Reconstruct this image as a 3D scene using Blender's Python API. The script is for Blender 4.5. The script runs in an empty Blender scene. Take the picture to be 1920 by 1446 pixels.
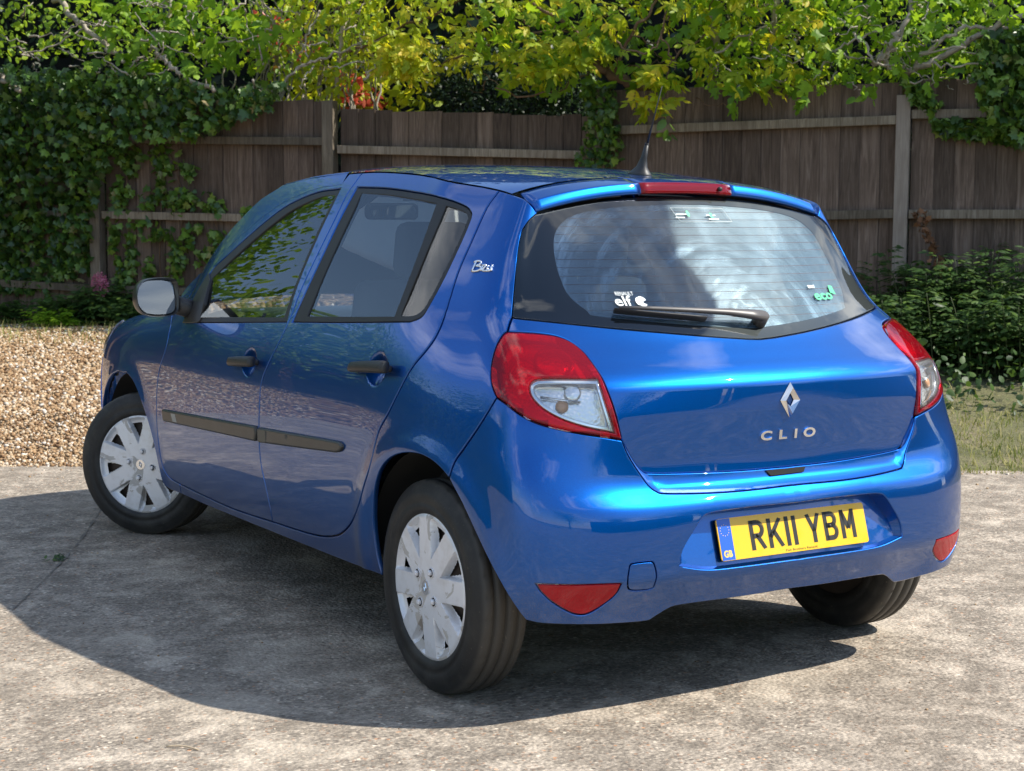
import bpy, bmesh, math, random
import numpy as np
from mathutils import Vector, Matrix
from mathutils.geometry import delaunay_2d_cdt

random.seed(7); rng = np.random.default_rng(11)
scene = bpy.context.scene
COL = scene.collection

# ------------------------------------------------------------------ camera
# metres: x to the right of the car, y towards its nose, z up; rear axle above the origin
CAM = np.array([-2.8273, -3.7592, 1.2905]); YAW, PITCH, ROLL, FPX = 0.546673, -0.102293, 0.0051465, 2960.21
PW, PH = 1920.0, 1446.0
def cam_axes():
    cy, sy, cp, sp = math.cos(YAW), math.sin(YAW), math.cos(PITCH), math.sin(PITCH)
    f = np.array([sy*cp, cy*cp, sp]); r = np.array([cy, -sy, 0.0]); u = np.cross(r, f)
    c, s = math.cos(ROLL), math.sin(ROLL)
    return c*r+s*u, -s*r+c*u, f
CR, CU, CF = cam_axes()
cam_data = bpy.data.cameras.new('camera'); cam = bpy.data.objects.new('camera', cam_data); COL.objects.link(cam)
cam.matrix_world = Matrix(((CR[0], CU[0], -CF[0], CAM[0]), (CR[1], CU[1], -CF[1], CAM[1]), (CR[2], CU[2], -CF[2], CAM[2]), (0, 0, 0, 1)))
cam_data.sensor_width = 36.0; cam_data.lens = FPX/PW*36.0; cam_data.clip_start = 0.05; cam_data.clip_end = 900
cam_data.dof.use_dof = True; cam_data.dof.focus_distance = 4.55; cam_data.dof.aperture_fstop = 11.0
scene.camera = cam
def ray(px, py):
    return CAM, CF + CR*((px-PW/2)/FPX) - CU*((py-PH/2)/FPX)
def on_ground(px, py, z=0.0):
    c, d = ray(px, py); t = (z-c[2])/d[2]; return c+d*t
def project(P):
    q = np.asarray(P)-CAM
    dz = q@CF
    return np.stack([PW/2+FPX*(q@CR)/dz, PH/2-FPX*(q@CU)/dz], -1)

# ------------------------------------------------------------------ sky and sun
SUN_DIR = Vector((0.72, -0.60, 1.0)).normalized()
EL = math.asin(SUN_DIR.z); AZ = math.atan2(SUN_DIR.x, SUN_DIR.y)
world = bpy.data.worlds.new('World'); scene.world = world; world.use_nodes = True
wn, wl = world.node_tree.nodes, world.node_tree.links
wn.clear()
sky = wn.new('ShaderNodeTexSky'); sky.sky_type = 'NISHITA'; sky.sun_disc = False
sky.sun_elevation = EL; sky.sun_rotation = AZ; sky.air_density = 1.0; sky.dust_density = 0.25; sky.ozone_density = 2.0
tc = wn.new('ShaderNodeTexCoord'); mp = wn.new('ShaderNodeMapping'); mp.inputs['Scale'].default_value = (1.6, 1.6, 3.6)
cn = wn.new('ShaderNodeTexNoise'); cn.inputs['Scale'].default_value = 1.55; cn.inputs['Detail'].default_value = 8; cn.inputs['Roughness'].default_value = 0.56
cr = wn.new('ShaderNodeValToRGB'); cr.color_ramp.elements[0].position = 0.54; cr.color_ramp.elements[1].position = 0.69; mp.inputs['Location'].default_value = (9.1, 8.2, 0.7)
cmix = wn.new('ShaderNodeMix'); cmix.data_type = 'RGBA'; cmix.inputs['B'].default_value = (9.5, 9.8, 10.2, 1)
bg = wn.new('ShaderNodeBackground'); bg.inputs['Strength'].default_value = 0.15; wo = wn.new('ShaderNodeOutputWorld')
wl.new(tc.outputs['Generated'], mp.inputs['Vector']); wl.new(mp.outputs['Vector'], cn.inputs['Vector']); wl.new(cn.outputs['Fac'], cr.inputs['Fac'])
wl.new(cr.outputs['Color'], cmix.inputs['Factor']); wl.new(sky.outputs['Color'], cmix.inputs['A']); wl.new(cmix.outputs['Result'], bg.inputs['Color'])
wl.new(bg.outputs['Background'], wo.inputs['Surface'])
sd = bpy.data.lights.new('sun', 'SUN'); sd.energy = 4.9; sd.angle = math.radians(0.53); sd.color = (1.0, 0.94, 0.84)
sun = bpy.data.objects.new('sun', sd); COL.objects.link(sun); sun.rotation_euler = SUN_DIR.to_track_quat('Z', 'Y').to_euler(); sun.location = (6, -5, 9)
vs = scene.view_settings; vs.view_transform = 'Standard'; vs.look = 'None'; vs.exposure = 0.58; vs.gamma = 1.0; vs.use_curve_mapping = False
scene.render.engine = 'CYCLES'; scene.cycles.max_bounces = 10; scene.cycles.transparent_max_bounces = 24
scene.cycles.caustics_reflective = False; scene.cycles.caustics_refractive = False; scene.cycles.sample_clamp_indirect = 6.0
scene.cycles.use_denoising = True

# ------------------------------------------------------------------ object helpers
def mesh_obj(name, verts, faces, mat=None, parent=None, smooth=True, normals=None):
    me = bpy.data.meshes.new(name); me.from_pydata([tuple(map(float, v)) for v in verts], [], [tuple(int(i) for i in f) for f in faces]); me.update()
    if smooth: me.polygons.foreach_set('use_smooth', [True]*len(me.polygons))
    if normals is not None:
        n = np.asarray(normals, float); n /= np.maximum(np.linalg.norm(n, axis=1, keepdims=True), 1e-9)
        me.normals_split_custom_set_from_vertices([tuple(map(float, v)) for v in n])
    return link(name, me, mat, parent)
def link(name, me, mat=None, parent=None):
    o = bpy.data.objects.new(name, me); COL.objects.link(o)
    if mat is not None and not len(me.materials): me.materials.append(mat)
    if parent is not None: o.parent = parent
    return o
def bm_obj(name, bm, mat=None, parent=None, smooth=True, angle=None):
    me = bpy.data.meshes.new(name); bmesh.ops.recalc_face_normals(bm, faces=bm.faces[:])
    if angle is not None:
        for e in bm.edges:
            e.smooth = not (len(e.link_faces) == 2 and e.calc_face_angle(0) > math.radians(angle))
    bm.to_mesh(me); bm.free()
    if smooth: me.polygons.foreach_set('use_smooth', [True]*len(me.polygons))
    return link(name, me, mat, parent)
def empty(name, label=None, cat=None, group=None, loc=(0, 0, 0)):
    o = bpy.data.objects.new(name, None); COL.objects.link(o); o.location = loc; o.empty_display_size = 0.1
    return tag(o, label, cat, group)
def tag(o, label=None, cat=None, group=None, kind=None):
    if label: o['label'] = label
    if cat: o['category'] = cat
    if group: o['group'] = group
    if kind: o['kind'] = kind
    return o
def add_box(bm, c, s, rot=None, bevel=0.0, seg=2):
    r = bmesh.ops.create_cube(bm, size=1.0); vs_ = r['verts']
    M = Matrix.Translation(Vector(c)) @ (rot.to_4x4() if rot is not None else Matrix.Identity(4)) @ Matrix.Diagonal((s[0], s[1], s[2], 1))
    bmesh.ops.transform(bm, matrix=M, verts=vs_)
    if bevel:
        es = list({e for v in vs_ for e in v.link_edges})
        bmesh.ops.bevel(bm, geom=es, offset=bevel, segments=seg, affect='EDGES', profile=0.5)
def add_tube(bm, pts, rad, n=8, cap=True):
    pts = [Vector(p) for p in pts]; rings = []
    rad = list(rad) if hasattr(rad, '__len__') else [rad]*len(pts)
    up = Vector((0, 0, 1)); prev = None
    for i, p in enumerate(pts):
        d = (pts[min(i+1, len(pts)-1)]-pts[max(i-1, 0)]).normalized()
        a = prev if prev is not None else (up if abs(d.z) < 0.9 else Vector((1, 0, 0)))
        x = (a - d*a.dot(d)).normalized(); prev = x; y = d.cross(x)
        rings.append([bm.verts.new(p+(x*math.cos(t)+y*math.sin(t))*rad[i]) for t in [2*math.pi*k/n for k in range(n)]])
    for a, b in zip(rings, rings[1:]):
        for k in range(n): bm.faces.new((a[k], a[(k+1) % n], b[(k+1) % n], b[k]))
    if cap:
        bm.faces.new(rings[0][::-1]); bm.faces.new(rings[-1])
def catmull(pts, n=8, closed=False):
    P = np.asarray(pts, float); N = len(P); out = []
    rngs = range(N) if closed else range(N-1)
    for i in rngs:
        p0 = P[(i-1) % N] if closed or i > 0 else 2*P[0]-P[1]
        p1, p2 = P[i], P[(i+1) % N]
        p3 = P[(i+2) % N] if closed or i+2 < N else 2*P[-1]-P[-2]
        for k in range(n):
            t = k/n
            out.append(0.5*((2*p1)+(-p0+p2)*t+(2*p0-5*p1+4*p2-p3)*t*t+(-p0+3*p1-3*p2+p3)*t**3))
    if not closed: out.append(P[-1])
    return np.array(out)

# ------------------------------------------------------------------ material helpers
class NT:
    def __init__(self, name):
        self.m = bpy.data.materials.new(name); self.m.use_nodes = True; self.t = self.m.node_tree; self.t.nodes.clear()
        self.out = self.n('ShaderNodeOutputMaterial')
    def n(self, typ, **kw):
        nd = self.t.nodes.new(typ)
        for k, v in kw.items():
            if hasattr(nd, k) and not k[0].isupper(): setattr(nd, k, v)
            else: nd.inputs[k.replace('_', ' ')].default_value = v
        return nd
    def l(self, a, b): self.t.links.new(a, b)
    def coord(self, kind='Object', scale=(1, 1, 1)):
        tc_ = self.n('ShaderNodeTexCoord'); m_ = self.n('ShaderNodeMapping'); m_.inputs['Scale'].default_value = scale
        self.l(tc_.outputs[kind], m_.inputs['Vector']); return m_.outputs['Vector']
    def noise(self, vec, scale, detail=4, rough=0.55, dist=0.0):
        nd = self.n('ShaderNodeTexNoise'); nd.inputs['Scale'].default_value = scale; nd.inputs['Detail'].default_value = detail
        nd.inputs['Roughness'].default_value = rough; nd.inputs['Distortion'].default_value = dist
        if vec is not None: self.l(vec, nd.inputs['Vector'])
        return nd.outputs['Fac']
    def voro(self, vec, scale, feature='F1', out='Distance', rand=1.0):
        nd = self.n('ShaderNodeTexVoronoi'); nd.feature = feature; nd.inputs['Scale'].default_value = scale; nd.inputs['Randomness'].default_value = rand
        if vec is not None: self.l(vec, nd.inputs['Vector'])
        return nd.outputs[out]
    def ramp(self, fac, stops, interp='LINEAR'):
        nd = self.n('ShaderNodeValToRGB'); cr_ = nd.color_ramp; cr_.interpolation = interp
        while len(cr_.elements) > 1: cr_.elements.remove(cr_.elements[-1])
        for i, (p, c) in enumerate(stops):
            e = cr_.elements[0] if i == 0 else cr_.elements.new(p)
            e.position = p; c = (c, c, c) if not hasattr(c, '__len__') else c; e.color = (*c, 1) if len(c) == 3 else c
        self.l(fac, nd.inputs['Fac']); return nd.outputs['Color']
    def mix(self, fac, a, b, mode='MIX'):
        nd = self.n('ShaderNodeMix'); nd.data_type = 'RGBA'; nd.blend_type = mode
        for k, v in (('Factor', fac), ('A', a), ('B', b)):
            if hasattr(v, 'is_linked'): self.l(v, nd.inputs[k])
            elif k == 'Factor': nd.inputs[k].default_value = v
            else: nd.inputs[k].default_value = (*v, 1) if len(v) == 3 else v
        return nd.outputs['Result']
    def math(self, op, a, b=0.0, clamp=False):
        nd = self.n('ShaderNodeMath'); nd.operation = op; nd.use_clamp = clamp
        for i, v in enumerate((a, b)):
            if hasattr(v, 'is_linked'): self.l(v, nd.inputs[i])
            else: nd.inputs[i].default_value = v
        return nd.outputs[0]
    def bump(self, h, strength=0.3, dist=0.01):
        nd = self.n('ShaderNodeBump'); nd.inputs['Strength'].default_value = strength; nd.inputs['Distance'].default_value = dist
        self.l(h, nd.inputs['Height']); return nd.outputs['Normal']
    def bsdf(self, normal=None, **kw):
        b = self.n('ShaderNodeBsdfPrincipled')
        for k, v in kw.items():
            s = b.inputs[k.replace('_', ' ')]
            if hasattr(v, 'is_linked'): self.l(v, s)
            elif hasattr(v, '__len__') and len(v) == 3 and s.type == 'RGBA': s.default_value = (*v, 1)
            else: s.default_value = v
        if normal is not None: self.l(normal, b.inputs['Normal'])
        return b
    def done(self, shader): self.l(shader, self.out.inputs['Surface']); return self.m
def simple(name, col, rough=0.5, metal=0.0, coat=0.0, bump=None, spec=0.5, vary=0.0):
    t = NT(name); c = t.coord()
    if vary:
        nz = t.noise(c, 9.0, 5); k = t.ramp(nz, [(0.3, tuple(v*(1-vary) for v in col)), (0.7, tuple(min(1, v*(1+vary)) for v in col))])
    else: k = col
    nrm = t.bump(t.noise(c, bump[0], 3), bump[1], bump[2]) if bump else None
    return t.done(t.bsdf(nrm, Base_Color=k, Roughness=rough, Metallic=metal, Coat_Weight=coat, Coat_Roughness=0.03, Specular_IOR_Level=spec).outputs[0])
M = {}
# ================================================================== THE CAR: body surface
def pchip(xk, yk):
    xk = np.asarray(xk, float); yk = np.asarray(yk, float); h = np.diff(xk); d = np.diff(yk)/h
    m = np.zeros_like(yk); m[0], m[-1] = d[0], d[-1]
    for i in range(1, len(xk)-1):
        if d[i-1]*d[i] > 0:
            w1, w2 = 2*h[i]+h[i-1], h[i]+2*h[i-1]; m[i] = (w1+w2)/(w1/d[i-1]+w2/d[i])
    def f(x):
        x = np.asarray(x, float); i = np.clip(np.searchsorted(xk, x)-1, 0, len(h)-1)
        t = (x-xk[i])/h[i]; lo, hi = x < xk[0], x > xk[-1]
        r = yk[i]*(1+2*t)*(1-t)**2+m[i]*h[i]*t*(1-t)**2+yk[i+1]*t*t*(3-2*t)+m[i+1]*h[i]*t*t*(t-1)
        r = np.where(lo, yk[0]+m[0]*(x-xk[0]), r); return np.where(hi, yk[-1]+m[-1]*(x-xk[-1]), r)
    return f
def smoothed(tab, sig):
    f = pchip(*zip(*tab)); o = np.linspace(-2.5, 2.5, 21)*sig; w = np.exp(-0.5*(o/max(sig, 1e-6))**2); w /= w.sum()
    return lambda z: sum(wi*f(np.asarray(z, float)+oi) for wi, oi in zip(w, o))
def spline_basis(t, x):
    n = len(t); h = np.diff(t); A = np.zeros((n, n)); B = np.zeros((n, n)); A[0, 0] = A[-1, -1] = 1
    for i in range(1, n-1):
        A[i, i-1], A[i, i], A[i, i+1] = h[i-1], 2*(h[i-1]+h[i]), h[i]
        B[i, i-1], B[i, i], B[i, i+1] = 6/h[i-1], -6/h[i-1]-6/h[i], 6/h[i]
    return np.linalg.solve(A, B)
class Spl:
    def __init__(s, t): s.t = np.asarray(t, float); s.D = spline_basis(s.t, None); s.h = np.diff(s.t)
    def w(s, x):
        i = np.clip(np.searchsorted(s.t, x)-1, 0, len(s.h)-1); h = s.h[i]; a = (s.t[i+1]-x)/h; b = 1-a
        W_ = np.zeros((len(x), len(s.t))); r = np.arange(len(x)); W_[r, i] += a; W_[r, i+1] += b
        W_ += ((a**3-a)*h*h/6)[:, None]*s.D[i]+((b**3-b)*h*h/6)[:, None]*s.D[i+1]; return W_
# rear centre line, rear corner and door section, each against height
f_yc = smoothed([(.16, -.50), (.26, -.545), (.31, -.560), (.355, -.584), (.398, -.604), (.43, -.604), (.47, -.603), (.53, -.601), (.565, -.596), (.583, -.588), (.600, -.573), (.62, -.561), (.645, -.553), (.70, -.551), (.80, -.551), (.872, -.549), (.895, -.534), (.94, -.478), (.99, -.414), (1.05, -.355), (1.107, -.305), (1.18, -.240), (1.232, -.192), (1.30, -.133), (1.373, -.073), (1.50, .03)], .006)
f_d52 = smoothed([(.16, .04), (.385, .032), (.45, .030), (.56, .034), (.66, .041), (.744, .047), (.82, .056), (.90, .069), (.95, .076), (1.0, .086), (1.05, .104), (1.10, .102), (1.18, .090), (1.294, .052), (1.36, .036), (1.5, .02)], .02)
f_kx = smoothed([(.16, .70), (.26, .718), (.30, .732), (.37, .751), (.45, .754), (.53, .754), (.62, .752), (.68, .751), (.72, .750), (.79, .747), (.88, .730), (.94, .711), (1.0, .690), (1.04, .672), (1.10, .648), (1.18, .620), (1.294, .562), (1.38, .515), (1.5, .44)], .025)
f_ky = smoothed([(.16, -.42), (.26, -.452), (.30, -.463), (.37, -.467), (.45, -.468), (.53, -.466), (.62, -.452), (.68, -.428), (.72, -.409), (.79, -.388), (.88, -.360), (.94, -.310), (1.0, -.238), (1.04, -.176), (1.10, -.133), (1.18, -.100), (1.294, -.070), (1.38, -.052), (1.5, -.03)], .02)
f_ws = smoothed([(.14, .755), (.18, .778), (.24, .801), (.30, .816), (.36, .827), (.45, .839), (.55, .848), (.62, .852), (.68, .853), (.75, .850), (.82, .842), (.88, .829), (.93, .812), (.97, .797), (1.0, .785), (1.05, .762), (1.12, .729), (1.2, .690), (1.3, .637), (1.36, .604), (1.40, .578), (1.43, .555), (1.455, .530), (1.52, .46)], .040)
f_wf = smoothed([(.14, .755), (.30, .816), (.45, .839), (.62, .852), (.75, .848), (.82, .836), (.87, .815), (.91, .782), (.94, .740), (.96, .690), (1.0, .55), (1.5, .45)], .014)
f_s1 = smoothed([(.16, .750), (.30, .806), (.45, .826), (.60, .834), (.70, .832), (.80, .821), (.90, .800), (.97, .776), (1.05, .743), (1.12, .712), (1.18, .682), (1.3, .617), (1.4, .560), (1.5, .49)], .045)
f_fr = smoothed([(.14, 3.30), (.25, 3.37), (.40, 3.40), (.55, 3.39), (.70, 3.35), (.80, 3.28), (.88, 3.12), (.95, 2.9), (1.5, 2.6)], .02)
ZL = np.arange(.15, 1.5, .01); US = [0, .30, .52, .66, .78, .94, 1.10, 1.76, 2.18, 2.68, 3.18, 3.58, 3.93, 4.28, 4.58, 4.92, 5.33]
def half_tables():
    X = np.zeros((17, len(ZL))); Y = np.zeros_like(X)
    for j, z in enumerate(ZL):
        yc, d, kx, ky, ws, s1 = [float(f(z)) for f in (f_yc, f_d52, f_kx, f_ky, f_ws, f_s1)]
        x52 = min(.52, kx-.09); d52 = d*(x52/.52)**2.2
        pts = [(0, yc), (x52*.577, yc+d52*.30), (x52, yc+d52)]
        bm_ = np.interp(z, [.3, .8, 1.0, 1.2, 1.4], [.020, .016, .010, .005, .003]); bs = np.interp(z, [.3, .7, .9, 1.1, 1.4], [.024, .018, .012, .009, .006])
        mid = ((x52+kx)/2, (yc+d52+ky)/2); pts.append((mid[0]+.45*bm_, mid[1]-.89*bm_)); pts.append((kx, ky))
        s1y = ky+.28; mid = ((kx+s1)/2, (ky+s1y)/2); pts.append((mid[0]+.89*bs, mid[1]-.45*bs)); pts.append((s1, s1y))
        pts += [(ws-.003, .48), (ws, .9), (ws, 1.4)]
        for y, t, k in ((1.9, .997, 0), (2.3, .992, .6), (2.65, .985, 1), (3.0, .945, 1)):
            zz = z+np.interp(y, [1.9, 2.3, 2.65, 3.0], [0, 0.005, .03, .075])
            t2 = t*(1-.05*np.clip((z-1.0)/.3, 0, 1)*np.clip((y-1.4)/.6, 0, 1))
            pts.append((((1-k)*float(f_ws(zz))+k*float(f_wf(zz)))*t2, y))
        fr = float(f_fr(z)); w8 = pts[-1][0]
        pts += [(w8*.86, fr-.16), (w8*.50, fr-.035), (0, fr)]
        X[:, j] = [p[0] for p in pts]; Y[:, j] = [p[1] for p in pts]
    return X, Y
HX, HY = half_tables()
def full(H, sgn):
    ext = np.concatenate([H, (sgn*H)[-2:-4:-1]], 0)
    return np.concatenate([(sgn*ext)[:0:-1], ext], 0)
uh = US+[2*5.33-4.92, 2*5.33-4.58]; UF = np.array([-u for u in uh[:0:-1]]+uh)
TX, TY = full(HX, -1), full(HY, 1)
SU, SZ = Spl(UF), Spl(ZL)
RAX, FAX, WR = (0.0, .29), (2.575, .29), .297
def base(uv):
    uv = np.atleast_2d(np.asarray(uv, float)); Wu, Wz = SU.w(uv[:, 0]), SZ.w(uv[:, 1])
    return np.stack([np.einsum('ij,jk,ik->i', Wu, TX, Wz), np.einsum('ij,jk,ik->i', Wu, TY, Wz), uv[:, 1]], 1)
def flare(P):
    d = 0
    for (y, z) in (RAX, FAX):
        r = np.hypot(P[:, 1]-y, P[:, 2]-z-.01); d = d+.011*np.exp(-((r-.375)/.042)**2)*(P[:, 2] > .15)
    return d*np.clip((np.abs(P[:, 0])-.62)/.12, 0, 1)
def surf0(uv):
    P = base(uv); d = flare(P)
    P[:, 0] += np.sign(P[:, 0])*d; return P
def nrm(fn, uv, e=2e-3):
    uv = np.atleast_2d(np.asarray(uv, float))
    a = fn(uv+[e, 0])-fn(uv-[e, 0]); b = fn(uv+[0, e])-fn(uv-[0, e]); n = np.cross(a, b)
    return n/np.maximum(np.linalg.norm(n, axis=1, keepdims=True), 1e-12)
def surf(uv, off=0.0, disp=None):
    uv = np.atleast_2d(np.asarray(uv, float)); N = nrm(surf0, uv); P = surf0(uv)
    d = (off(uv) if callable(off) else off)+(disp(P) if disp is not None else 0.0)
    return P+N*np.reshape(d, (-1, 1)) if np.ndim(d) else P+N*d
# pixel -> (u, z) on the left half of the skin
_gu, _gz = np.meshgrid(np.linspace(-5.0, .85, 470), np.linspace(.17, 1.47, 170), indexing='ij')
_guv = np.stack([_gu.ravel(), _gz.ravel()], 1); _gP = surf0(_guv); _gN = nrm(surf0, _guv)
_vis = ((_gP-CAM)*_gN).sum(1) < 0.02; _guv, _gpx = _guv[_vis], project(_gP[_vis])
def px2uv(pts):
    out = []
    for p in np.atleast_2d(np.asarray(pts, float)):
        i = np.argmin(((_gpx-p)**2).sum(1)); uv = _guv[i].copy()
        for _ in range(7):
            q = project(surf0([uv, uv+[1e-4, 0], uv+[0, 1e-4]])); r = p-q[0]
            J = np.stack([(q[1]-q[0])/1e-4, (q[2]-q[0])/1e-4], 1)
            if abs(np.linalg.det(J)) < 4e4: break
            s = np.linalg.solve(J, r); s = s*min(1, .05/max(np.abs(s).max(), 1e-9)); uv = uv+s
        if np.hypot(*(uv-_guv[i])) > .1: uv = _guv[i]
        out.append(uv)
    return np.array(out)
def tr(pts, n=4): return px2uv(catmull(pts, n)) if len(pts) > 2 else px2uv(pts)
def yz(pts, n=1):
    pts = np.asarray(pts, float)
    if n > 1: pts = catmull(pts, n)
    out = []
    for y, z in pts:                              # left side: u from y at height z
        lo, hi = -5.2, -.5
        uu = np.linspace(lo, hi, 240); Y = base(np.stack([uu, np.full(240, z)], 1))[:, 1]
        k = np.argmin(np.abs(Y-y)); u0, u1 = uu[max(k-1, 0)], uu[min(k+1, 239)]
        ua = np.linspace(u0, u1, 60); Y = base(np.stack([ua, np.full(60, z)], 1))[:, 1]; out.append((ua[np.argmin(np.abs(Y-y))], z))
    return np.array(out)
def mir(uv): return np.asarray(uv)[::-1]*[-1, 1]
def join(*segs):
    out = []
    for s in segs:
        for p in np.atleast_2d(s):
            if not out or np.hypot(*(p-out[-1])) > .0015: out.append(p)
    if np.hypot(*(out[0]-out[-1])) < .0015: out.pop()
    return np.array(out)
def area2(p): x, y = p[:, 0], p[:, 1]; return .5*np.sum(x*np.roll(y, -1)-np.roll(x, -1)*y)
def ccw(p): return p if area2(p) > 0 else p[::-1]
def densify(p, step):
    out = []
    for a, b in zip(p, np.roll(p, -1, 0)):
        n = max(1, int(math.ceil(np.hypot(*(b-a))/step)))
        for k in range(n): out.append(a+(b-a)*k/n)
    return np.array(out)
def thin(p, mn):
    out = [p[0]]
    for q in p[1:]:
        if np.hypot(*(q-out[-1])) >= mn: out.append(q)
    if len(out) > 3 and np.hypot(*(out[-1]-out[0])) < mn: out.pop()
    return np.array(out)
def inset(p, d):                                    # p counter-clockwise: positive d goes in
    a, b = np.roll(p, 1, 0), np.roll(p, -1, 0); e1 = p-a; e2 = b-p
    e1 /= np.maximum(np.linalg.norm(e1, axis=1, keepdims=True), 1e-9); e2 /= np.maximum(np.linalg.norm(e2, axis=1, keepdims=True), 1e-9)
    n1 = np.stack([-e1[:, 1], e1[:, 0]], 1); n2 = np.stack([-e2[:, 1], e2[:, 0]], 1); m = n1+n2; l2 = np.maximum((m*m).sum(1), .5)
    return p+m*(2*d/l2)[:, None]
def inpoly(pts, poly):
    x, y = pts[:, 0][:, None], pts[:, 1][:, None]; a, b = poly, np.roll(poly, -1, 0)
    c = ((a[:, 1] > y) != (b[:, 1] > y)) & (x < (b[:, 0]-a[:, 0])*(y-a[:, 1])/(b[:, 1]-a[:, 1]+1e-15)+a[:, 0])
    return c.sum(1) % 2 == 1
def dist_poly(pts, poly, closed=True):
    a = poly; b = np.roll(poly, -1, 0)
    if not closed: a, b = a[:-1], b[:-1]
    ab = b-a; d = np.full(len(pts), 9.)
    for i in range(len(a)):
        t = np.clip(((pts-a[i])@ab[i])/max(ab[i]@ab[i], 1e-12), 0, 1); d = np.minimum(d, np.hypot(*(pts-a[i]-t[:, None]*ab[i]).T))
    return d
class Panel: pass
def make_panel(outline, holes=(), fn=None, off=0.0, disp=None, gap=.0022, lip=.003, drop=.0022, depth=.016, res=.022, extra=None):
    """skin panel cut from the surface: rolled edge, flange turned in, real gap to its neighbours"""
    F = fn or (lambda uv: surf(uv, off, disp))
    loops = [ccw(thin(np.asarray(outline, float), .004))]+[ccw(thin(np.asarray(h, float), .004))[::-1] for h in holes]
    V2, E2, rings = [], [], []
    for p in loops:
        p = densify(p, .016); b0 = inset(p, gap); b1 = inset(p, gap+lip); rings.append((b0, b1))
        s = len(V2); V2 += list(b1); n = len(b1); E2 += [(s+i, s+(i+1) % n) for i in range(n)]
    mn, mx = rings[0][1].min(0), rings[0][1].max(0)
    gx, gy = np.meshgrid(np.arange(mn[0]+res*.5, mx[0], res), np.arange(mn[1]+res*.5, mx[1], res), indexing='ij')
    gx = gx+(np.arange(gx.shape[1]) % 2)[None, :]*res*.5
    G = np.stack([gx.ravel(), gy.ravel()], 1)
    if extra is not None: G = np.concatenate([G, extra], 0)
    ok = inpoly(G, rings[0][1])
    for b0, b1 in rings[1:]: ok &= ~inpoly(G, b1)
    G = G[ok]
    for b0, b1 in rings: G = G[dist_poly(G, b1) > .008]
    V2 += list(G)
    cv, ce, cf, *_ = delaunay_2d_cdt([Vector(map(float, v)) for v in V2], E2, [], 0, 1e-7)
    cv = np.array([tuple(v) for v in cv]); cf = np.array([f for f in cf if len(f) == 3]); cen = cv[cf].mean(1)
    ok = inpoly(cen, rings[0][1])
    for b0, b1 in rings[1:]: ok &= ~inpoly(cen, b1)
    cf = cf[ok]; P = F(cv); N = nrm(F, cv)
    verts, norms, faces = list(P), list(N), [tuple(f) for f in cf]
    for b0, b1 in rings:
        n = len(b0); P1, P0 = F(b1), F(b0); N0 = nrm(F, b0); T = P0-P1; T -= N0*(T*N0).sum(1, keepdims=True); T /= np.maximum(np.linalg.norm(T, axis=1, keepdims=True), 1e-9)
        s = len(verts); verts += list(P1); norms += list(N0)
        verts += list(P0-N0*drop); norms += list(N0*.35+T)
        verts += list(P0-N0*depth-T*.001); norms += list(T)
        for i in range(n):
            j = (i+1) % n
            faces += [(s+i, s+n+i, s+n+j, s+j), (s+n+i, s+2*n+i, s+2*n+j, s+n+j)]
    o = Panel(); o.v = np.array(verts); o.n = np.array(norms); o.f = faces; return o
def put(pn, name, mat, parent, mirror=False):
    v, n, f = pn.v.copy(), pn.n.copy(), pn.f
    if mirror: v[:, 0] *= -1; n[:, 0] *= -1; f = [t[::-1] for t in f]
    # orient faces by normals
    f2 = []
    for t in f:
        a, b, c = v[t[0]], v[t[1]], v[t[2]]; g = np.cross(b-a, c-a)
        f2.append(t if g@(n[t[0]]+n[t[1]]+n[t[2]]) >= 0 else t[::-1])
    return mesh_obj(name, v, f2, mat, parent, True, n)
# ================================================================== car materials
def mk_paint():
    t = NT('blue_metallic_paint'); c = t.coord()
    fl = t.voro(c, 900.0, 'F1', 'Color'); sep = t.n('ShaderNodeSeparateColor'); t.l(fl, sep.inputs[0])
    col = t.mix(t.math('MULTIPLY', sep.outputs[0], .35), (.0, .074, .33), (.0, .135, .52))
    dirt = t.ramp(t.noise(c, 5.0, 8, .65), [(.45, 0.0), (.8, 0.12)])
    z = t.n('ShaderNodeSeparateXYZ'); t.l(c, z.inputs[0]); low = t.ramp(z.outputs[2], [(.26, 0.40), (.44, 0.0)])
    grit = t.ramp(t.noise(c, 260.0, 3, .7), [(.5, 0.0), (.62, 1.0)])
    dd = t.math('ADD', t.math('MULTIPLY', dirt, .12), t.math('MULTIPLY', low, t.math('ADD', t.math('MULTIPLY', grit, .75), .25)), True)
    col = t.mix(dd, col, (.20, .17, .14))
    b = t.bsdf(None, Base_Color=col, Metallic=.95, Roughness=.40, Coat_Weight=1.0, Coat_Roughness=t.ramp(dd, [(0, .012), (.6, .28)]), Coat_IOR=1.55, Specular_IOR_Level=.0)
    return t.done(b.outputs[0])
M['paint'] = mk_paint()
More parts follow.
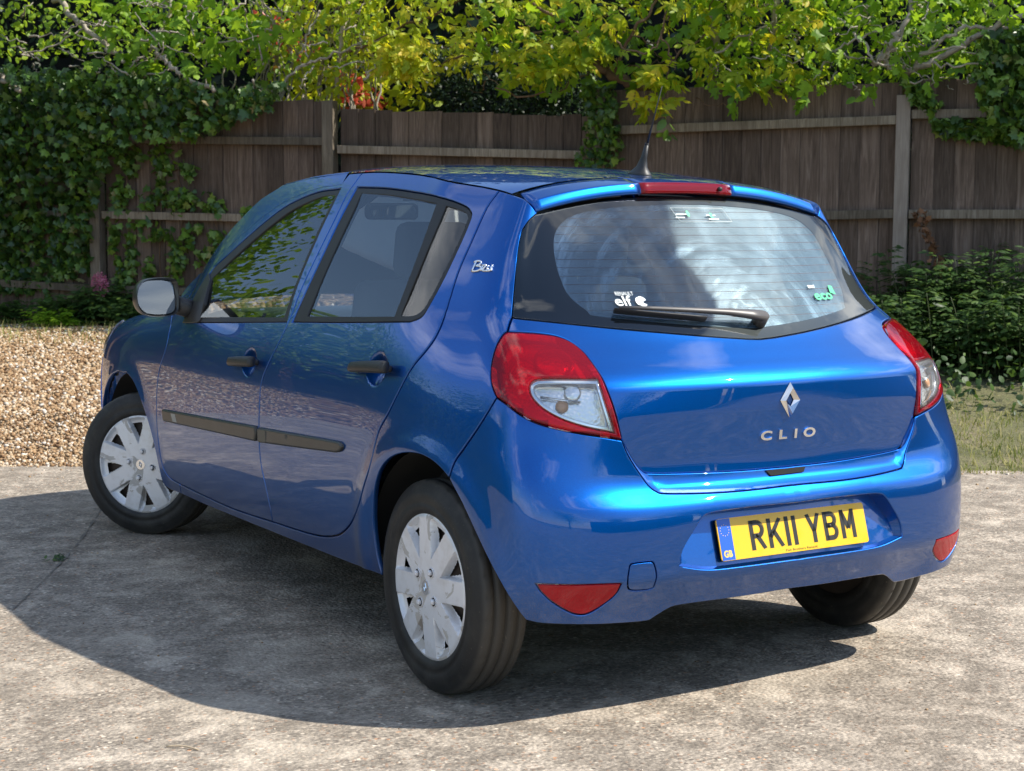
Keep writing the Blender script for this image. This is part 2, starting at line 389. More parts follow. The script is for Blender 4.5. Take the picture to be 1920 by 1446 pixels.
def mk_glass(name, tint, rough=0.0, dust_sky=0.0, smear=False, ior=1.62):
    t = NT(name); c = t.coord()
    tr_ = t.n('ShaderNodeBsdfTransparent'); tr_.inputs['Color'].default_value = (*tint, 1)
    gl = t.n('ShaderNodeBsdfGlossy'); gl.inputs['Roughness'].default_value = rough; gl.inputs['Color'].default_value = (1, 1, 1, 1)
    fr = t.n('ShaderNodeFresnel'); fr.inputs['IOR'].default_value = ior
    mx = t.n('ShaderNodeMixShader'); t.l(fr.outputs[0], mx.inputs[0]); t.l(tr_.outputs[0], mx.inputs[1]); t.l(gl.outputs[0], mx.inputs[2])
    if not dust_sky: return t.done(mx.outputs[0])
    df = t.n('ShaderNodeBsdfDiffuse'); df.inputs['Color'].default_value = (.40, .56, .70, 1)  # dusty film, its blue painted in for sky reflected by the pane
    g2 = t.n('ShaderNodeBsdfGlossy'); g2.inputs['Roughness'].default_value = .22; g2.inputs['Color'].default_value = (.8, .85, .9, 1)
    film = t.n('ShaderNodeMixShader'); film.inputs[0].default_value = .55; t.l(df.outputs[0], film.inputs[1]); t.l(g2.outputs[0], film.inputs[2])
    sw = t.ramp(t.noise(t.coord('Object', (1.6, 1.0, 1.5)), 2.0, 5, .5, 1.6), [(.50, 0.0), (.72, 1.0)])
    fine = t.ramp(t.noise(t.coord('Object', (3, 2, 14)), 5.0, 4, .6, 1.5), [(.40, .2), (.75, 1.0)])
    if dust_sky > .1:                                   # wiped arcs about the wiper spindle
        sx_ = t.n('ShaderNodeSeparateXYZ'); t.l(c, sx_.inputs[0]); dx = sx_.outputs[0]; dz = t.math('MULTIPLY', t.math('SUBTRACT', sx_.outputs[2], 1.02), 1.35)
        rr = t.math('SQRT', t.math('ADD', t.math('MULTIPLY', dx, dx), t.math('MULTIPLY', dz, dz))); an_ = t.math('ARCTAN2', dz, dx); cb = t.n('ShaderNodeCombineXYZ')
        t.l(t.math('MULTIPLY', rr, 30.), cb.inputs[0]); t.l(t.math('MULTIPLY', an_, 1.6), cb.inputs[1]); t.l(t.math('MULTIPLY', dx, 2.), cb.inputs[2])
        arcs = t.ramp(t.noise(cb.outputs[0], 1.0, 6, .62, .5), [(.46, 0.0), (.70, 1.0)]); sw = t.math('MAXIMUM', t.math('MULTIPLY', sw, .55), t.math('MULTIPLY', arcs, t.ramp(t.noise(c, 3.2, 3), [(.40, .15), (.62, 1.0)])))
        fine = t.ramp(t.noise(c, 40., 3), [(.3, .7), (.7, 1.0)])
    fac = t.math('MULTIPLY', t.math('ADD', t.math('MULTIPLY', sw, fine), .54 if dust_sky > .1 else .2), dust_sky, True)
    m2 = t.n('ShaderNodeMixShader'); t.l(fac, m2.inputs[0]); t.l(mx.outputs[0], m2.inputs[1]); t.l(film.outputs[0], m2.inputs[2])
    return t.done(m2.outputs[0])
M['glass'] = mk_glass('side_window_glass', (.86, .92, .91), dust_sky=.012, ior=1.6)
M['rear_glass'] = mk_glass('rear_glass', (.86, .92, .92), ior=1.65); M['film'] = mk_glass('dusty_sky_tinted_film', (.80, .88, .90), dust_sky=.86, ior=1.3)
M['lens_red'] = None
def mk_lens(name, col, mixd, dcol):
    t = NT(name); c = t.coord()
    tr_ = t.n('ShaderNodeBsdfTransparent'); tr_.inputs['Color'].default_value = (*col, 1)
    df = t.n('ShaderNodeBsdfDiffuse'); df.inputs['Color'].default_value = (*dcol, 1)
    m0 = t.n('ShaderNodeMixShader'); m0.inputs[0].default_value = mixd; t.l(tr_.outputs[0], m0.inputs[1]); t.l(df.outputs[0], m0.inputs[2])
    gl = t.n('ShaderNodeBsdfGlossy'); gl.inputs['Roughness'].default_value = .03
    fr = t.n('ShaderNodeFresnel'); fr.inputs['IOR'].default_value = 1.5
    mx = t.n('ShaderNodeMixShader'); t.l(fr.outputs[0], mx.inputs[0]); t.l(m0.outputs[0], mx.inputs[1]); t.l(gl.outputs[0], mx.inputs[2])
    return t.done(mx.outputs[0])
M['lens_red'] = mk_lens('red_lens', (.97, .03, .07), .24, (.60, .006, .022))
M['lens_clear'] = mk_lens('clear_lens', (.93, .94, .94), .05, (.8, .8, .8))
def mk_reflector(name, col, sc=110.):
    t = NT(name); c = t.coord()
    w = t.voro(c, sc, 'F1', 'Distance')
    return t.done(t.bsdf(t.bump(w, .25, .003), Base_Color=col, Metallic=.8, Roughness=.25).outputs[0])
M['reflector'] = mk_reflector('faceted_silver_reflector', (.86, .87, .88)); M['reflex'] = mk_lens('red_reflex', (.8, .01, .02), .62, (.50, .008, .018))
M['chrome'] = simple('chrome', (.82, .83, .84), .07, 1.0)
M['chrome_dark'] = simple('satin_chrome_rim', (.86, .88, .90), .16, .9)
M['plastic'] = simple('black_textured_plastic', (.022, .022, .022), .46, bump=(420, .35, .0012), vary=.15)
M['moulding'] = simple('charcoal_side_moulding_plastic', (.050, .048, .044), .38, bump=(380, .25, .001), vary=.2)
M['rubber'] = simple('black_rubber', (.016, .016, .017), .55, vary=.2)
M['frit'] = simple('black_glass_border', (.010, .012, .015), .6)
M['void'] = simple('dark_underbody', (.010, .010, .010), .9)
M['steel'] = simple('rusty_dark_steel_wheel', (.045, .032, .025), .65, .3, vary=.4)
M['amber'] = simple('amber_bulb', (.80, .40, .18), .25, coat=.5)
M['interior'] = simple('dark_grey_trim', (.055, .056, .06), .7, bump=(300, .2, .001))
M['interior_sunlit'] = simple('sunlit_grey_dashboard', (.30, .31, .31), .6, bump=(300, .2, .001), vary=.1)  # pale because sunlit: the sunshine is put into the base colour
M['seat'] = simple('dark_seat_fabric', (.035, .037, .042), .9, bump=(240, .4, .002), vary=.2)
M['headlining'] = simple('pale_headlining', (.42, .43, .42), .9)
M['white_print'] = simple('white_print', (.80, .84, .82), .6); M['green_print'] = simple('green_print', (.08, .62, .26), .55)
M['heater'] = simple('brown_heater_wire', (.22, .085, .05), .7)
M['mirror'] = simple('mirror_glass', (.80, .86, .88), .015, 1.0)
def mk_tyre():
    t = NT('worn_tyre_lit_tread'); c = t.coord()
    d = t.ramp(t.noise(c, 14.0, 6, .6), [(.35, (.010, .010, .0105)), (.75, (.022, .021, .020))])
    sx_ = t.n('ShaderNodeSeparateXYZ'); t.l(c, sx_.inputs[0]); rr_ = t.math('SQRT', t.math('ADD', t.math('MULTIPLY', sx_.outputs[1], sx_.outputs[1]), t.math('MULTIPLY', sx_.outputs[2], sx_.outputs[2])))
    d = t.mix(t.ramp(rr_, [(.284, 0.0), (.293, .85)]), d, (.060, .055, .047)); d = t.mix(t.ramp(t.noise(c, 7., 5, .65), [(.5, 0.), (.75, .4)]), d, (.075, .068, .058))  # tread paler by radius: road grime plus the light it faces, painted in
    d = t.mix(t.ramp(t.noise(c, 120.0, 2, .5), [(.70, 0.0), (.78, .5)]), d, (.20, .17, .12))
    return t.done(t.bsdf(t.bump(t.noise(c, 160., 3), .25, .002), Base_Color=d, Roughness=.62).outputs[0])
M['tyre'] = mk_tyre()
def mk_cover():
    t = NT('peeling_silver_wheel_cover'); c = t.coord()
    p = t.ramp(t.noise(c, 8.5, 6, .62, .8), [(.575, 0.0), (.587, 1.0)])
    col = t.mix(p, (.74, .745, .775), (.47, .44, .41)); g = t.ramp(t.noise(c, 18., 5, .65), [(.48, 0.0), (.8, .4)]); col = t.mix(g, col, (.34, .27, .19))
    return t.done(t.bsdf(t.bump(p, -.25, .0012), Base_Color=col, Metallic=t.ramp(p, [(0, .22), (1, .0)]), Roughness=t.ramp(p, [(0, .34), (1, .6)])).outputs[0])
M['cover'] = mk_cover()
M['plate_yellow'] = simple('yellow_plate', (.80, .47, .004), .33, coat=.4); M['plate_black'] = simple('plate_black', (.012, .012, .012), .5)
M['plate_blue'] = simple('plate_blue_band', (.012, .10, .55), .35, coat=.4); M['gold_print'] = simple('gold_print', (.80, .55, .10), .4)
M['grit'] = simple('road_dirt', (.16, .13, .10), .9)

# ================================================================== car assembly
car = empty('hatchback_car', 'glossy blue five-door hatchback parked on the concrete with its front wheels turned', 'car')
# ---- traced curves on the left side (photo pixels laid on the body skin)
f_zs = pchip([-.10, -.06, .06, .30, .59, .93, 1.25, 1.5, 1.7], [1.35, 1.357, 1.383, 1.412, 1.442, 1.456, 1.450, 1.432, 1.405])
def seam(y0, y1, n=14): return yz([(y, float(f_zs(y))) for y in np.linspace(y0, y1, n)])
c_fd = tr([(321, 607), (310.4, 655), (298, 697), (293.8, 738), (293.5, 770), (294.5, 802), (299, 844), (306, 877), (318, 896), (337, 908)])
c_fdb = tr([(337, 908), (380, 929), (428, 951), (470, 966), (511, 979)])
c_bg = tr([(674, 331), (650, 366), (629, 409), (600, 467.5), (566.7, 538), (543.8, 597), (525, 638), (504, 680), (490, 717.5), (486.5, 759), (485.5, 816), (489, 867.5), (498.4, 914), (507, 955), (511, 979)])
c_rdb = tr([(511, 979), (550, 992), (592, 1004), (620, 1006), (640, 1000), (658, 980), (672, 947), (681, 914), (695, 867.5), (709, 811), (728, 774), (767, 697), (800, 655), (817, 630), (833, 592.5), (858, 513), (883, 455), (912.5, 390), (934, 360)])
y_b = float(base(c_bg[:1])[0, 1]); y_r = float(base(c_rdb[-1:])[0, 1])
c_apil = tr([(641, 344), (597, 351), (541, 373), (495, 404), (450, 443), (400, 488), (352, 536), (334, 566), (321, 607)])
y_a = float(base(c_apil[:1])[0, 1])
o_fdoor = join(c_fd, c_fdb, c_bg[::-1], seam(y_b, y_a+.0, 4), c_apil)
o_rdoor = join(c_bg, c_rdb, seam(y_r, y_b, 12))
w_front = join(tr([(377, 593), (450, 593.5), (531, 594)]), tr([(531, 594), (545, 552), (560, 513), (591.7, 438), (612, 396), (627, 366)]), tr([(627, 366), (600, 369), (550, 391), (504, 424.5), (458, 463.5), (417, 501.5), (397, 521)]), tr([(397, 521), (388, 548), (377, 593)]))
s_front = join(tr([(345, 604), (440, 604), (537, 603)]), tr([(537, 603), (550, 557), (566, 513), (598, 438), (618, 396), (638, 354)]), tr([(638, 354), (594, 360.5), (541.7, 383), (496, 416), (450, 456), (401, 501)]), tr([(401, 501), (384, 528), (362, 572), (345, 604)]))
s_rear = join(tr([(548, 603), (640, 604), (768, 602)]), tr([(768, 602), (789, 593), (804, 572), (834, 517), (867, 447), (882, 410)]), tr([(882, 410), (882.5, 399), (868, 385), (817, 368), (733, 354), (669, 351)]), tr([(669, 351), (640, 405), (604, 480), (570, 553), (548, 603)]))
w_rear = join(tr([(575, 592), (650, 592.5), (738, 592)]), tr([(738, 592), (779, 485), (817, 381)]), tr([(817, 381), (733, 366), (677, 362)]), tr([(677, 362), (640, 440), (604, 520), (575, 592)]))
w_quart = join(tr([(751, 591), (766, 591), (782, 586), (800, 566), (835, 500), (862, 443), (875.5, 409)]), tr([(875.5, 409), (872, 399), (860, 393), (835, 386)]), tr([(835, 386), (793, 485), (751, 591)]))
c_light_out = tr([(950.4, 622), (943, 628), (932, 645.7), (923.6, 671.5), (920, 697), (922.5, 723), (931, 745)])
c_glass_l = tr([(1008, 400), (992.8, 413), (984, 424), (978, 435), (973, 458), (969.8, 483.6), (965, 532), (961.5, 575), (960, 594)])
c_bq = tr([(931, 745), (900, 796), (870, 840), (852, 866), (841, 897)])
c_arch_f = tr([(841, 897), (826, 879), (806, 862), (781.7, 851.5), (754.6, 851), (730.8, 860.5), (714, 881), (704, 914.7), (700, 958.8), (701, 999.5), (707.5, 1047), (717, 1081)])
c_arch_r = tr([(841, 897), (851, 916), (866.4, 945), (890, 996), (917, 1053.7), (944.4, 1104.6), (968, 1142), (985, 1164)])
c_sill = tr([(717, 1081), (615.6, 1041), (522, 1003.4), (447, 973), (388, 948.7), (340, 927)])
c_farch = tr([(340, 927), (316.5, 917), (304.6, 904), (298, 880), (289.8, 841.7), (281, 806), (269, 767), (257.5, 735), (248, 714), (236, 698.5)])
far2 = yz([(2.575+.378*math.cos(a), .30+.378*math.sin(a)) for a in np.radians([96, 84, 72, 60, 48, 36, 24])])
spo_l = yz([(y_r, float(f_zs(y_r))), (0.02, float(f_zs(.02))), (-.045, float(f_zs(-.045)))])
o_side = join(c_fdb, c_rdb, spo_l, c_glass_l, tr([(960, 594), (955, 606), (950.4, 622)]), c_light_out, c_bq, c_arch_f, c_sill, tr([(340, 927), (337, 908)]))
o_fender = join(c_fd[::-1], yz([(2.12, .945), (2.4, .93), (2.7, .905), (2.86, .875)]), yz([(2.90, .80), (2.96, .70), (2.98, .62), (2.96, .50), (2.925, .45)]), far2[::-1], c_farch[::-1], tr([(340, 927), (337, 908)]))
# bumper and tailgate (left half, mirrored)
c_lt_bot = tr([(931, 745), (949.3, 757.5), (975, 777), (1007, 793), (1050, 804.8), (1093, 813.5), (1135.8, 820), (1167, 825.5)])
c_lt_in = tr([(1167, 825.5), (1153, 772), (1140, 735.8), (1127.7, 706.8), (1110, 680), (1093, 658.6), (1071.5, 641.4), (1045.8, 630.7), (1013.6, 625.4), (979, 623), (950.4, 622)])
c_ledge = tr([(1167, 825.5), (1176, 848), (1189, 871), (1204, 893), (1216.5, 910), (1230, 920), (1247.6, 924), (1328.5, 923), (1400, 918), (1484, 908)]); c_ledge = np.array([p for p in c_ledge if p[0] < -.004]); c_ledge = np.vstack([c_ledge, [0, c_ledge[-1, 1]-.0005]])
c_tg = tr([(1167, 825.5), (1184, 857), (1196, 874), (1206, 884), (1222, 889.5), (1300, 888.5), (1394.8, 884), (1484, 876)]); c_tg = np.array([p for p in c_tg if p[0] < -.004]); c_tg = np.vstack([c_tg, [0, c_tg[-1, 1]-.0005]])
c_bbot = tr([(985, 1164), (1017, 1170.6), (1092, 1173), (1154, 1171), (1211.5, 1166), (1229, 1157.4), (1254, 1142.5), (1279, 1135.5), (1400, 1118.8), (1488, 1104)]); c_bbot = np.array([p for p in c_bbot if p[0] < -.004]); c_bbot = np.vstack([c_bbot, [0, c_bbot[-1, 1]]])
c_gbot = tr([(960, 594), (1043.6, 602.5), (1140, 612.5), (1250, 622), (1330, 628.5), (1400, 633)]); c_gbot = np.array([p for p in c_gbot if p[0] < -.004]); c_gbot = np.vstack([c_gbot, [0, c_gbot[-1, 1]-.002]])
c_gtop = tr([(1008, 400), (1067.8, 386), (1128, 375), (1198.5, 367), (1275, 366)]); c_gtop = np.array([p for p in c_gtop if p[0] < -.004]); c_gtop = np.vstack([c_gtop, [0, c_gtop[-1, 1]]])
half_b = join(c_ledge[::-1], c_lt_bot[::-1], c_bq, c_arch_r, c_bbot)
o_bumper = join(half_b, mir(half_b))
half_l = join(c_ledge[::-1], c_tg); o_ledge = join(half_l, mir(c_tg), mir(c_ledge[::-1]))
half_t = join(c_tg[::-1], c_lt_in, tr([(950.4, 622), (955, 606), (960, 594)]), c_gbot); o_tail = join(half_t, mir(half_t))
half_g = join(c_gbot[::-1], c_glass_l[::-1], c_gtop); o_rglass = join(half_g, mir(half_g))
c_frit = tr([(1440, 613), (1300, 606), (1128, 590), (1102.9, 580), (1067.8, 551), (1050.8, 515), (1042, 478.7), (1040.5, 447), (1048, 425.5), (1067.8, 406), (1104, 394), (1164.6, 385.6), (1250, 381), (1278, 381)])
c_frit = np.array([p for p in c_frit if p[0] < -.01]); c_frit = np.vstack([[0, c_frit[0, 1]], c_frit, [0, c_frit[-1, 1]]]); o_frit = join(c_frit, mir(c_frit))
o_light = join(c_light_out, c_lt_bot, c_lt_in)
o_clear = join(tr([(1119.7, 713), (1050, 712.6), (1013.6, 713.3), (1001, 716.5), (994, 725), (996.5, 740), (1009, 757), (1028.6, 772), (1060.8, 788), (1103.6, 801), (1150, 810)]), tr([(1150, 810), (1139, 775), (1119.7, 713)]))
o_reflex = join(tr([(1006, 1096), (1079.6, 1098), (1165.5, 1095.5)]), tr([(1165.5, 1095.5), (1154, 1116), (1129, 1136), (1104.5, 1150), (1087, 1153), (1067, 1147.5), (1037, 1130), (1015, 1110), (1006, 1096)]))
o_tow = tr([(1181, 1066), (1184, 1059), (1200, 1056), (1221, 1054.5), (1227, 1060), (1231, 1080), (1227, 1097), (1222, 1104), (1200, 1107), (1183, 1106.5), (1178, 1100), (1178.5, 1082)])
c_rec = tr([(1276, 1061), (1282.5, 1031.7), (1301, 999), (1318.6, 972), (1333.5, 963.5), (1368, 957.5), (1430, 950), (1484, 945)]); c_rec = np.array([p for p in c_rec if p[0] < -.01]); c_rec = np.vstack([c_rec, [0, c_rec[-1, 1]]])
c_recb = tr([(1276, 1061), (1330, 1067), (1400, 1060), (1490, 1048)]); c_recb = np.array([p for p in c_recb if p[0] < -.01]); c_recb = np.vstack([c_recb, [0, c_recb[-1, 1]-.001]])
half_r = join(c_recb[::-1], c_rec); o_recess = join(half_r, mir(half_r))

# ---- door-handle scoops
def on_skin(px, py): uv = px2uv([(px, py)]); return uv[0], surf0(uv)[0], nrm(surf0, uv)[0]
H1, H2 = on_skin(467, 680), on_skin(706, 692)
def scoop(P):
    d = 0
    for h in (H1, H2):
        q = ((P[:, 1]-h[1][1])/.062)**2+((P[:, 2]-h[1][2])/.050)**2; d = d-.022*np.clip(1-q, 0, 1)**1.25
    return d
def disc(c, r, n): k = np.arange(n); a = k*2.39996; return np.stack([c[0]+r*np.sqrt(k/n)*np.cos(a), c[1]+r*np.sqrt(k/n)*np.sin(a)], 1)
def both(pn, name, mat, parents=(None, None)):
    return put(pn, name, mat, parents[0] or car), put(pn, name, mat, parents[1] or car, True)
def smooth_skin(outl, off):
    lo, hi = outl.min(0), outl.max(0); G = lo+(hi-lo)*rng.random((400, 2)); Q = surf(G, off); c = Q.mean(0)
    B = lambda y, z: np.stack([1+0*y, y, z, y*z, z*z, y*y], 1); k, *_ = np.linalg.lstsq(B(Q[:, 1]-c[1], Q[:, 2]-c[2]), Q[:, 0], rcond=None)
    def f(uv): P = surf(uv, off); P[:, 0] = B(P[:, 1]-c[1], P[:, 2]-c[2])@k; return P
    return f
fdoor = both(make_panel(o_fdoor, [s_front], disp=scoop, extra=disc(H1[0], .08, 420)), 'front_door', M['paint'])
rdoor = both(make_panel(o_rdoor, [s_rear], disp=scoop, extra=disc(H2[0], .08, 420)), 'rear_door', M['paint'])
both(make_panel(o_side, res=.02), 'side_panel', M['paint'])
both(make_panel(o_fender), 'front_fender', M['paint'])
for outl, holes, ps in ((s_front, [w_front], fdoor), (s_rear, [w_rear, w_quart], rdoor)):
    both(make_panel(outl, holes, off=-.003, gap=.0005, lip=.002, res=.02), 'window_seal', M['rubber'], ps)
for outl, ps in ((w_front, fdoor), (w_rear, rdoor), (w_quart, rdoor)):
    both(make_panel(outl, fn=smooth_skin(outl, -.007), gap=-.003, lip=.001, drop=.0, depth=.004, res=.03), 'window_glass', M['glass'], ps)
def ledge_off(uv): return -.013*np.clip(dist_poly(uv, np.vstack([c_ledge, mir(c_ledge)]), False)/.022, 0, 1)**.7
def tail_off(uv): return -.011*np.clip((.80-uv[:, 1])/.12, 0, 1)-.002
bumper = put(make_panel(o_bumper, [o_recess, o_reflex, mir(o_reflex), o_tow], res=.018), 'rear_bumper', M['paint'], car)
put(make_panel(o_ledge, off=ledge_off, gap=-.001, lip=.002, drop=.001, res=.012), 'bumper_ledge', M['paint'], bumper)
put(make_panel(o_tow, off=-.0005, gap=.001, lip=.0015, drop=.001, res=.012), 'towing_eye_cover', M['paint'], bumper)
tailgate = put(make_panel(o_tail, off=tail_off, res=.016), 'tailgate', M['paint'], car)
rglass = put(make_panel(o_rglass, off=-.004, gap=.001, lip=.002, drop=.001, depth=.005, res=.024), 'rear_window', M['rear_glass'], tailgate)
put(make_panel(inset(ccw(thin(o_frit, .004)), -.004), off=-.0085, gap=0, lip=.001, drop=0, depth=.001, res=.03), 'inner_film', M['film'], tailgate)
put(make_panel(o_rglass, [o_frit], off=-.0075, gap=.001, lip=.001, drop=0, depth=.012, res=.03), 'window_border', M['frit'], tailgate)
for m in (False, True):
    lp = put(make_panel(o_light, [o_clear], off=.004, gap=.0015, lip=.006, drop=.005, depth=.028, res=.014), 'tail_light', M['lens_red'], car, m)
    put(make_panel(inset(ccw(thin(o_clear, .004)), -.002), off=.0035, gap=.0, lip=.003, drop=.001, depth=.006, res=.014), 'clear_lens', M['lens_clear'], lp, m)
    put(make_panel(o_clear, [inset(ccw(thin(o_clear, .004)), .0095)], off=.001, gap=.0005, lip=.002, drop=.003, depth=.03, res=.01), 'chrome_rim', M['chrome_dark'], lp, m)
    put(make_panel(inset(ccw(thin(o_light, .004)), -.008), off=-.030, gap=0, lip=.002, drop=0, depth=.003, res=.02), 'reflector', M['reflector'], lp, m)
    pb = px2uv([(1055, 760), (1040, 668), (1075, 733)]); sgn = -1 if m else 1
    for k, (r, mt) in enumerate(((.017, M['amber']), (.055, M['reflector']), (.022, M['reflector']))):
        bm = bmesh.new(); c_ = surf(pb[k:k+1], -.024 if k == 0 else -.022)[0]; nn = nrm(surf0, pb[k:k+1])[0]
        bmesh.ops.create_uvsphere(bm, u_segments=20, v_segments=10, radius=r)
        rot = Vector(nn).to_track_quat('Z', 'Y').to_matrix().to_4x4()
        bmesh.ops.transform(bm, matrix=Matrix.Translation(Vector(c_)) @ rot @ Matrix.Diagonal((1, 1, .55 if k == 0 else .25, 1)), verts=bm.verts)
        if m: bmesh.ops.transform(bm, matrix=Matrix.Diagonal((-1, 1, 1, 1)), verts=bm.verts)
        bm_obj('indicator_bulb' if k == 0 else 'lamp_bowl', bm, mt, lp)
    dv_ = px2uv([(1012, 742), (1050, 748), (1090, 753)]); bm = bmesh.new(); add_tube(bm, surf(dv_, -.016), .0035, 6)
    if m: bmesh.ops.transform(bm, matrix=Matrix.Diagonal((-1, 1, 1, 1)), verts=bm.verts)
    bm_obj('lamp_divider', bm, M['chrome_dark'], lp)
    put(make_panel(o_reflex, off=-.001, gap=.0008, lip=.003, drop=.002, depth=.01, res=.014), 'rear_reflector', M['reflex'], bumper, m)
    put(make_panel(o_reflex, off=-.011, gap=-.004, lip=.001, drop=0, depth=.002, res=.02), 'reflector_backing', M['reflector'], bumper, m)

# ---- roof, spoiler, bonnet, windscreen
f_zc = pchip([-.12, -.02, .05, .16, .44, .76, 1.23, 1.5, 1.75, 1.95], [1.408, 1.421, 1.429, 1.440, 1.466, 1.483, 1.496, 1.491, 1.466, 1.425])
ys_ = np.linspace(-.05, 1.7, 60); _sx = np.abs(surf0(yz([(y, float(f_zs(y))) for y in ys_]))[:, 0]); f_xs = pchip(ys_[::6], _sx[::6])
def roof_pt(s, y, dz=0.0):
    zs, zc, xs = float(f_zs(y)), float(f_zc(y)), float(f_xs(y))+.0012
    return (s*xs, y, zs+(zc-zs)*(1-abs(s)**2.5)+dz)
def grid_obj(name, fn, nu, nv, mat, parent):
    P = [fn(i/(nu-1), j/(nv-1)) for i in range(nu) for j in range(nv)]
    F_ = [(i*nv+j, (i+1)*nv+j, (i+1)*nv+j+1, i*nv+j+1) for i in range(nu-1) for j in range(nv-1)]
    return mesh_obj(name, P, F_, mat, parent)
def y_sp(s): return .045-.035*abs(s)**3            # roof / spoiler joint
def y_hd(s): return 1.78-.20*abs(s)**2
def roof_fn(a, b):
    s = a*2-1; y = y_sp(s)+(y_hd(s)-y_sp(s))*b; return roof_pt(s, min(y, 1.95))
roof = grid_obj('roof', roof_fn, 41, 61, M['paint'], car)
f_ze = lambda x: 1.411-.056*(abs(x)/.508)**2.5
f_zb = lambda x: 1.379-.057*(abs(x)/.508)**2.4
def spoiler_mesh(x0, x1, n, name, mat, parent, rear_only=False, out=0.0):
    V, F_ = [], []; sec = None
    for i in range(n):
        x = x0+(x1-x0)*i/(n-1); s = x/.512
        ye = -.074+.013*abs(s)**3-out; yb = -.083+.008*abs(s)**3-out; ze, zb = f_ze(x), f_zb(x)
        ysm = y_sp(s)-.0015; rp = roof_pt(s*.995, max(ysm, -.05)); zt = rp[2]
        pts = [(x, ysm, zt-.010), (x, ysm, zt-.0008), (x, ysm-.003, zt), (x, (ysm+ye)/2, (zt+ze)/2+.003), (x, ye+.010, ze+.0005), (x, ye+.003, ze-.001), (x, ye, ze-.005), (x, (ye+yb)/2-.0015, (ze+zb)/2), (x, yb, zb+.004), (x, yb+.002, zb), (x, yb+.03, zb-.001)]
        if rear_only: pts = pts[4:]
        sec = len(pts); V += pts
    for i in range(n-1):
        for j in range(sec-1): F_.append((i*sec+j, i*sec+j+1, (i+1)*sec+j+1, (i+1)*sec+j))
    F_.append(tuple(range(sec))[::-1]); F_.append(tuple((n-1)*sec+j for j in range(sec)))
    o = mesh_obj(name, V, F_, mat, parent); return o
sp1 = spoiler_mesh(-.511, -.166, 18, 'roof_spoiler', M['paint'], tailgate); sp2 = spoiler_mesh(.166, .511, 18, 'roof_spoiler', M['paint'], tailgate)
spoiler_mesh(-.166, .166, 14, 'spoiler_centre', M['paint'], tailgate)
sl = spoiler_mesh(-.163, .163, 14, 'brake_light', M['lens_red'], car, True, .003)
bm = bmesh.new(); add_tube(bm, [(.118, -.083, 1.395), (.118, -.092, 1.393)], .006, 10); bm_obj('washer_nozzle', bm, M['plastic'], sl)
def bonnet_fn(a, b):
    s = a*2-1; y = 2.16+.30*(1-abs(s)**2)*(1-b)+(3.28-2.16)*b-.10*b*abs(s)**3
    xe = np.interp(y, [2.1, 2.5, 2.86, 3.2, 3.4], [.735, .722, .69, .60, .45]); ze = np.interp(y, [2.1, 2.5, 2.86, 3.1, 3.3], [.948, .930, .882, .82, .74]); zc = np.interp(y, [2.1, 2.5, 2.86, 3.1, 3.3], [1.02, .99, .945, .885, .79])
    return (s*xe, y, ze+(zc-ze)*(1-abs(s)**2.2))
grid_obj('bonnet', bonnet_fn, 25, 25, M['paint'], car)
def wind_fn(a, b):
    s = a*2-1; y0, y1 = y_hd(s)+.004, 2.46-.26*abs(s)**2; p0 = np.array(roof_pt(s, min(y_hd(s), 1.95))); p1 = np.array((s*.715, y1, .985-.03*s*s))
    return tuple(p0+(p1-p0)*b+np.array([0, .03, .055])*math.sin(math.pi*b)*.8)
grid_obj('windscreen', wind_fn, 17, 17, M['glass'], car)
pil = join(c_apil, yz([(2.10, .95), (2.22, .96), (2.17, 1.02), (2.02, 1.14), (1.86, 1.27), (1.70, 1.37), (1.55, 1.425)]), seam(1.35, y_a+.02, 4))
both(make_panel(pil, gap=.001, res=.02), 'windscreen_pillar', M['paint'])
fb = np.array([(-4.33, .45), (-4.36, .62), (-4.40, .70), (-4.6, .70), (-4.95, .66), (-5.33, .66), (-5.71, .66), (-6.03, .69), (-6.05, .24), (-5.33, .22), (-4.5, .24), (-4.36, .36)])
put(make_panel(fb, gap=.001, res=.03), 'front_bumper', M['paint'], car)
hl = np.array([(-4.22, .868), (-4.45, .852), (-4.72, .80), (-4.86, .72), (-4.62, .71), (-4.40, .71), (-4.30, .76), (-4.23, .82)])
for o in both(make_panel(hl, off=.002, res=.02), 'headlight', M['lens_clear']): pass
both(make_panel(hl, off=-.03, gap=-.004, res=.03), 'headlight_housing', M['reflector'], ())if False else None

